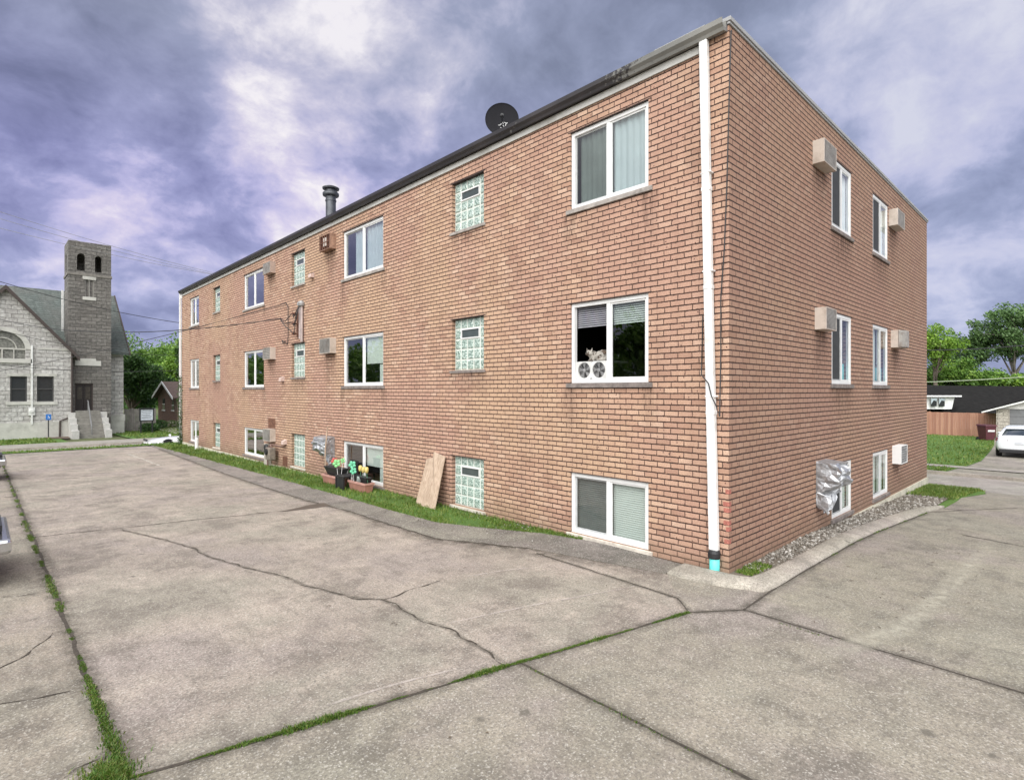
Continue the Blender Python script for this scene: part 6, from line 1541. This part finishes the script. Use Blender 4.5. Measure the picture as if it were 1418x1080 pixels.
# ---------------------------------------------------------------- cars
TYRE = simple('tyre_rubber', (.015,.015,.016), .85); RIM = simple('alloy_rim', (.45,.45,.46), .35, .7, var=.1)
CARG = NT('car_glass'); CARG.base((.02,.03,.035)); CARG.p(Roughness=.03); CARG.b.inputs['Specular IOR Level'].default_value = .9; CARG = CARG.m
def paint(name, col, met=.0):
    t = NT(name); t.base(col); t.p(Roughness=.25, Metallic=met); t.b.inputs['Coat Weight'].default_value = .6; t.b.inputs['Coat Roughness'].default_value = .06; return t.m
CHROME = simple('chrome', (.62,.63,.65), .15, .95, var=.05)
def car(label, loc, rotz, pmat, L=4.7, W=1.84, H=1.44, roof=True, nose_chrome=False, group=None, zs=1.0):
    t = thing('parked_car', label, 'car', (0,0,0), group); hw = W/2
    # x forward, origin at middle of the car on the ground
    st = [(-2.35,.70,.42,.80),(-2.30,.80,.34,.97),(-2.15,.87,.27,1.04),(-1.6,.91,.22,1.03),(-1.0,.92,.2,.97),(.3,.92,.2,.95),(1.0,.91,.2,.94),(1.7,.90,.22,.87),(2.1,.85,.25,.77),(2.30,.76,.30,.67),(2.36,.62,.36,.58)]
    k = L/4.7; rings = []
    for (x, w, zb, zt) in st:
        w *= W/1.84; zt *= zs
        half = [(.0,zb),(w*.72,zb),(w*.95,zb+.06),(w,zb+(zt-zb)*.42),(w*.985,zb+(zt-zb)*.66),(w*.92,zt-.05),(w*.80,zt),(w*.4,zt+.025),(0,zt+.03)]
        ring = [(x*k, y, z) for y, z in half]+[(x*k, -y, z) for y, z in half[::-1][1:-1]]
        rings.append(ring)
    m = MB(); m.loft(rings, closed=True, caps=True); body = m.build('body', pmat, t, smooth=True)
    sb_ = body.modifiers.new('s', 'SUBSURF'); sb_.levels = 1; sb_.render_levels = 2
    if roof:
        gs_ = [(-1.95,.70,.98,.99),(-1.1,.66,.96,1.34),(-.7,.66,.95,1.415),(.0,.66,.95,1.44),(.5,.66,.95,1.40),(1.35,.72,.93,.95)]
        rings = []
        for (x, w, zb, zt) in gs_:
            rings.append([(x*k, w*1.13, zb), (x*k, w*1.02, zb+(zt-zb)*.55), (x*k, w*.86, zt-.02*(zt > 1.2)), (x*k, 0, zt+.01), (x*k, -w*.86, zt-.02*(zt > 1.2)), (x*k, -w*1.02, zb+(zt-zb)*.55), (x*k, -w*1.13, zb)])
        m = MB(); m.loft(rings, closed=False); m.build('glasshouse', CARG, t, smooth=True)
        m = MB(); rr = []
        for (x, w, zt) in ((-1.22,.60,1.31),(-1.05,.62,1.365),(-.7,.62,1.43),(.0,.62,1.455),(.45,.61,1.42),(.56,.60,1.385)):
            rr.append([(x*k, w*.99, zt-.035),(x*k, w*.9, zt),(x*k, 0, zt+.018),(x*k,-w*.9, zt),(x*k,-w*.99, zt-.035)])
        m.loft(rr, closed=False)
        for s in (-1,1):
            m.tube([(-2.0*k,.74*s,1.0),(-1.15*k,.60*s,1.33)], .06, 6); m.tube([(.5*k,.59*s,1.39),(1.38*k,.76*s,.95)], .035, 6); m.tube([(-.35*k,.76*s,.96),(-.3*k,.61*s,1.41)], .03, 6)
        ro = m.build('roof', pmat, t, smooth=True)
    else:
        m = MB(); m.loft([[(.55*k,.66,.95*zs),(.25*k,.58,1.25*zs)],[(.62*k,0,.97*zs),(.30*k,0,1.28*zs)],[(.55*k,-.66,.95*zs),(.25*k,-.58,1.25*zs)]], closed=False); m.build('windscreen', CARG, t)
        m = MB(); m.tube([(.55*k,.67,.93*zs),(.25*k,.59,1.26*zs),(.30*k,0,1.29*zs),(.25*k,-.59,1.26*zs),(.55*k,-.67,.93*zs)], .025, 6); m.build('windscreen_frame', pmat, t)
        m = MB(); m.box(-1.0*k,.3*k,-.62,.62,.93*zs,.985*zs); m.build('interior', BLACK, t, bevel=.03)
    for (x, s) in ((-1.42,1),(-1.42,-1),(1.42,1),(1.42,-1)):
        m = MB(); m.lathe([(.20,-.10),(.31,-.10),(.325,-.06),(.325,.06),(.31,.10),(.20,.10)], (x*k, s*(hw-.12), .325), (0,1,0), 24); wv_ = m.build('wheel', TYRE, t, smooth=False)
        m = MB(); m.lathe([(0,s*.07),(.06,s*.09),(.19,s*.06),(.205,s*.09),(.205,0)], (x*k, s*(hw-.12), .325), (0,1,0), 20); m.build('rim', RIM, wv_)
        m = MB(); m.lathe([(.0,0),(.37,0),(.37,.012),(0,.012)], (x*k, s*(hw-.075), .345), (0,s,0), 24); m.build('wheel_arch', BLACK, t)
    for s in (-1,1):
        m = MB(); m.hexa([(-2.345*k,s*.42,.80),(-2.24*k,s*.86,.80),(-2.0*k,s*.905,.80),(-2.2*k,s*.42,.80),(-2.33*k,s*.42,.90),(-2.20*k,s*.83,.93),(-1.98*k,s*.895,.93),(-2.2*k,s*.42,.90)]); m.build('tail_light', simple('tail_lens', (.10,.012,.014), .2), t)
        m = MB(); m.hexa([(2.33*k,s*.45,.58*zs),(2.20*k,s*.80,.60*zs),(1.95*k,s*.86,.62*zs),(2.15*k,s*.45,.6*zs),(2.30*k,s*.45,.66*zs),(2.16*k,s*.78,.69*zs),(1.93*k,s*.84,.72*zs),(2.1*k,s*.45,.68*zs)]); m.build('headlight', simple('head_lens', (.35,.36,.38), .1), t)
        m = MB(); m.ell((.95*k, s*(hw+.06), .98*zs), (.07,.10,.065)); m.tube([(.95*k, s*(hw-.1), .93*zs), (.95*k, s*(hw+.02), .97*zs)], .02, 6); m.build('wing_mirror', pmat, t, smooth=True)
    m = MB(); m.box(-2.375*k,-2.2*k,-.72,.72,.24,.42); m.build('rear_bumper_trim', BLACK, t, bevel=.03)
    m = MB(); m.box(-2.372*k,-2.34*k,-.15,.15,.66,.78); m.build('number_plate', simple('plate', (.55,.57,.60), .5), t)
    m = MB(); m.box(2.2*k,2.385*k,-.70,.70,.30,.46) if not nose_chrome else m.box(2.15*k,2.44*k,-.86,.86,.42,.60); m.build('front_bumper', CHROME if nose_chrome else BLACK, t, bevel=.04)
    m = MB(); m.box(2.30*k,2.362*k,-.42,.42,.62,.70); m.build('radiator_grille', BLACK, t)
    t.location = loc; t.rotation_euler = (0,0,rotz); return t
SILV = paint('silver_white_paint', (.70,.72,.74)); WHITEP = paint('white_paint', (.74,.74,.74)); MAROON = paint('maroon_car_paint', (.11,.05,.045), .3); DARKP = paint('dark_car_paint', (.05,.05,.055), .3)
cr = ptx(1379.5, 26.4)
car('silver white saloon parked on the drive before the grey garage door', (cr[0]+2.25, cr[1]-.83, g(cr[0]+2,cr[1])+.03), 0, SILV)
car('low white open car on the street behind the grass verge', (1.85, 32.6, g(0,32.6)-.02), math.pi, WHITEP, roof=False, zs=.80)
car('brown car with a chrome bumper, nearer of the two at the left edge', (-6.75-2.42, 6.62, 0), 0, MAROON, nose_chrome=True, group='cars parked along the left edge of the lot')
car('dark car farther along the left edge of the lot', (-6.52-2.40, 18.3, g(-8,18)), 0, DARKP, nose_chrome=True, group='cars parked along the left edge of the lot')

# ---------------------------------------------------------------- overhead wires
def wire(p, q, s, r, label, mat=BLACK): return cable('overhead_wire', sag(p, q, s), r, label, 'wire', mat)
OW = 'overhead wires'
for (l, rr_, lb) in (((-20,287),(330,386),'uppermost of the three thin wires crossing the sky above the church tower'), ((-20,297),(330,387),'middle of the three thin wires crossing the sky behind the church tower'), ((-20,311),(330,386),'lowest of the three thin wires crossing the sky across the church tower')):
    wire(at(*l,1,47), at(*rr_,1,49), .25, .014, lb, GREY)
wire(at(-20,384,1,44), at(262,449,1,43), .3, .02, 'dark wire slanting down across the church gable roof')
wire(at(-20,503,1,44), at(262,512,1,43), .3, .016, 'dark level wire crossing the church wall above its windows')
wire(at(-20,452,1,44), at(262,492,1,43), .5, .016, 'thin wire crossing the arched church window')
wire(hp(1255,485,22), hp(1480,471,22), .12, .02, 'black overhead wire across the trees on the right')
wire(hp(1255,530,22), hp(1480,517,22), .05, .018, 'pale green overhead cable just above the dark roof', simple('pale_cable', (.28,.33,.22), .6))
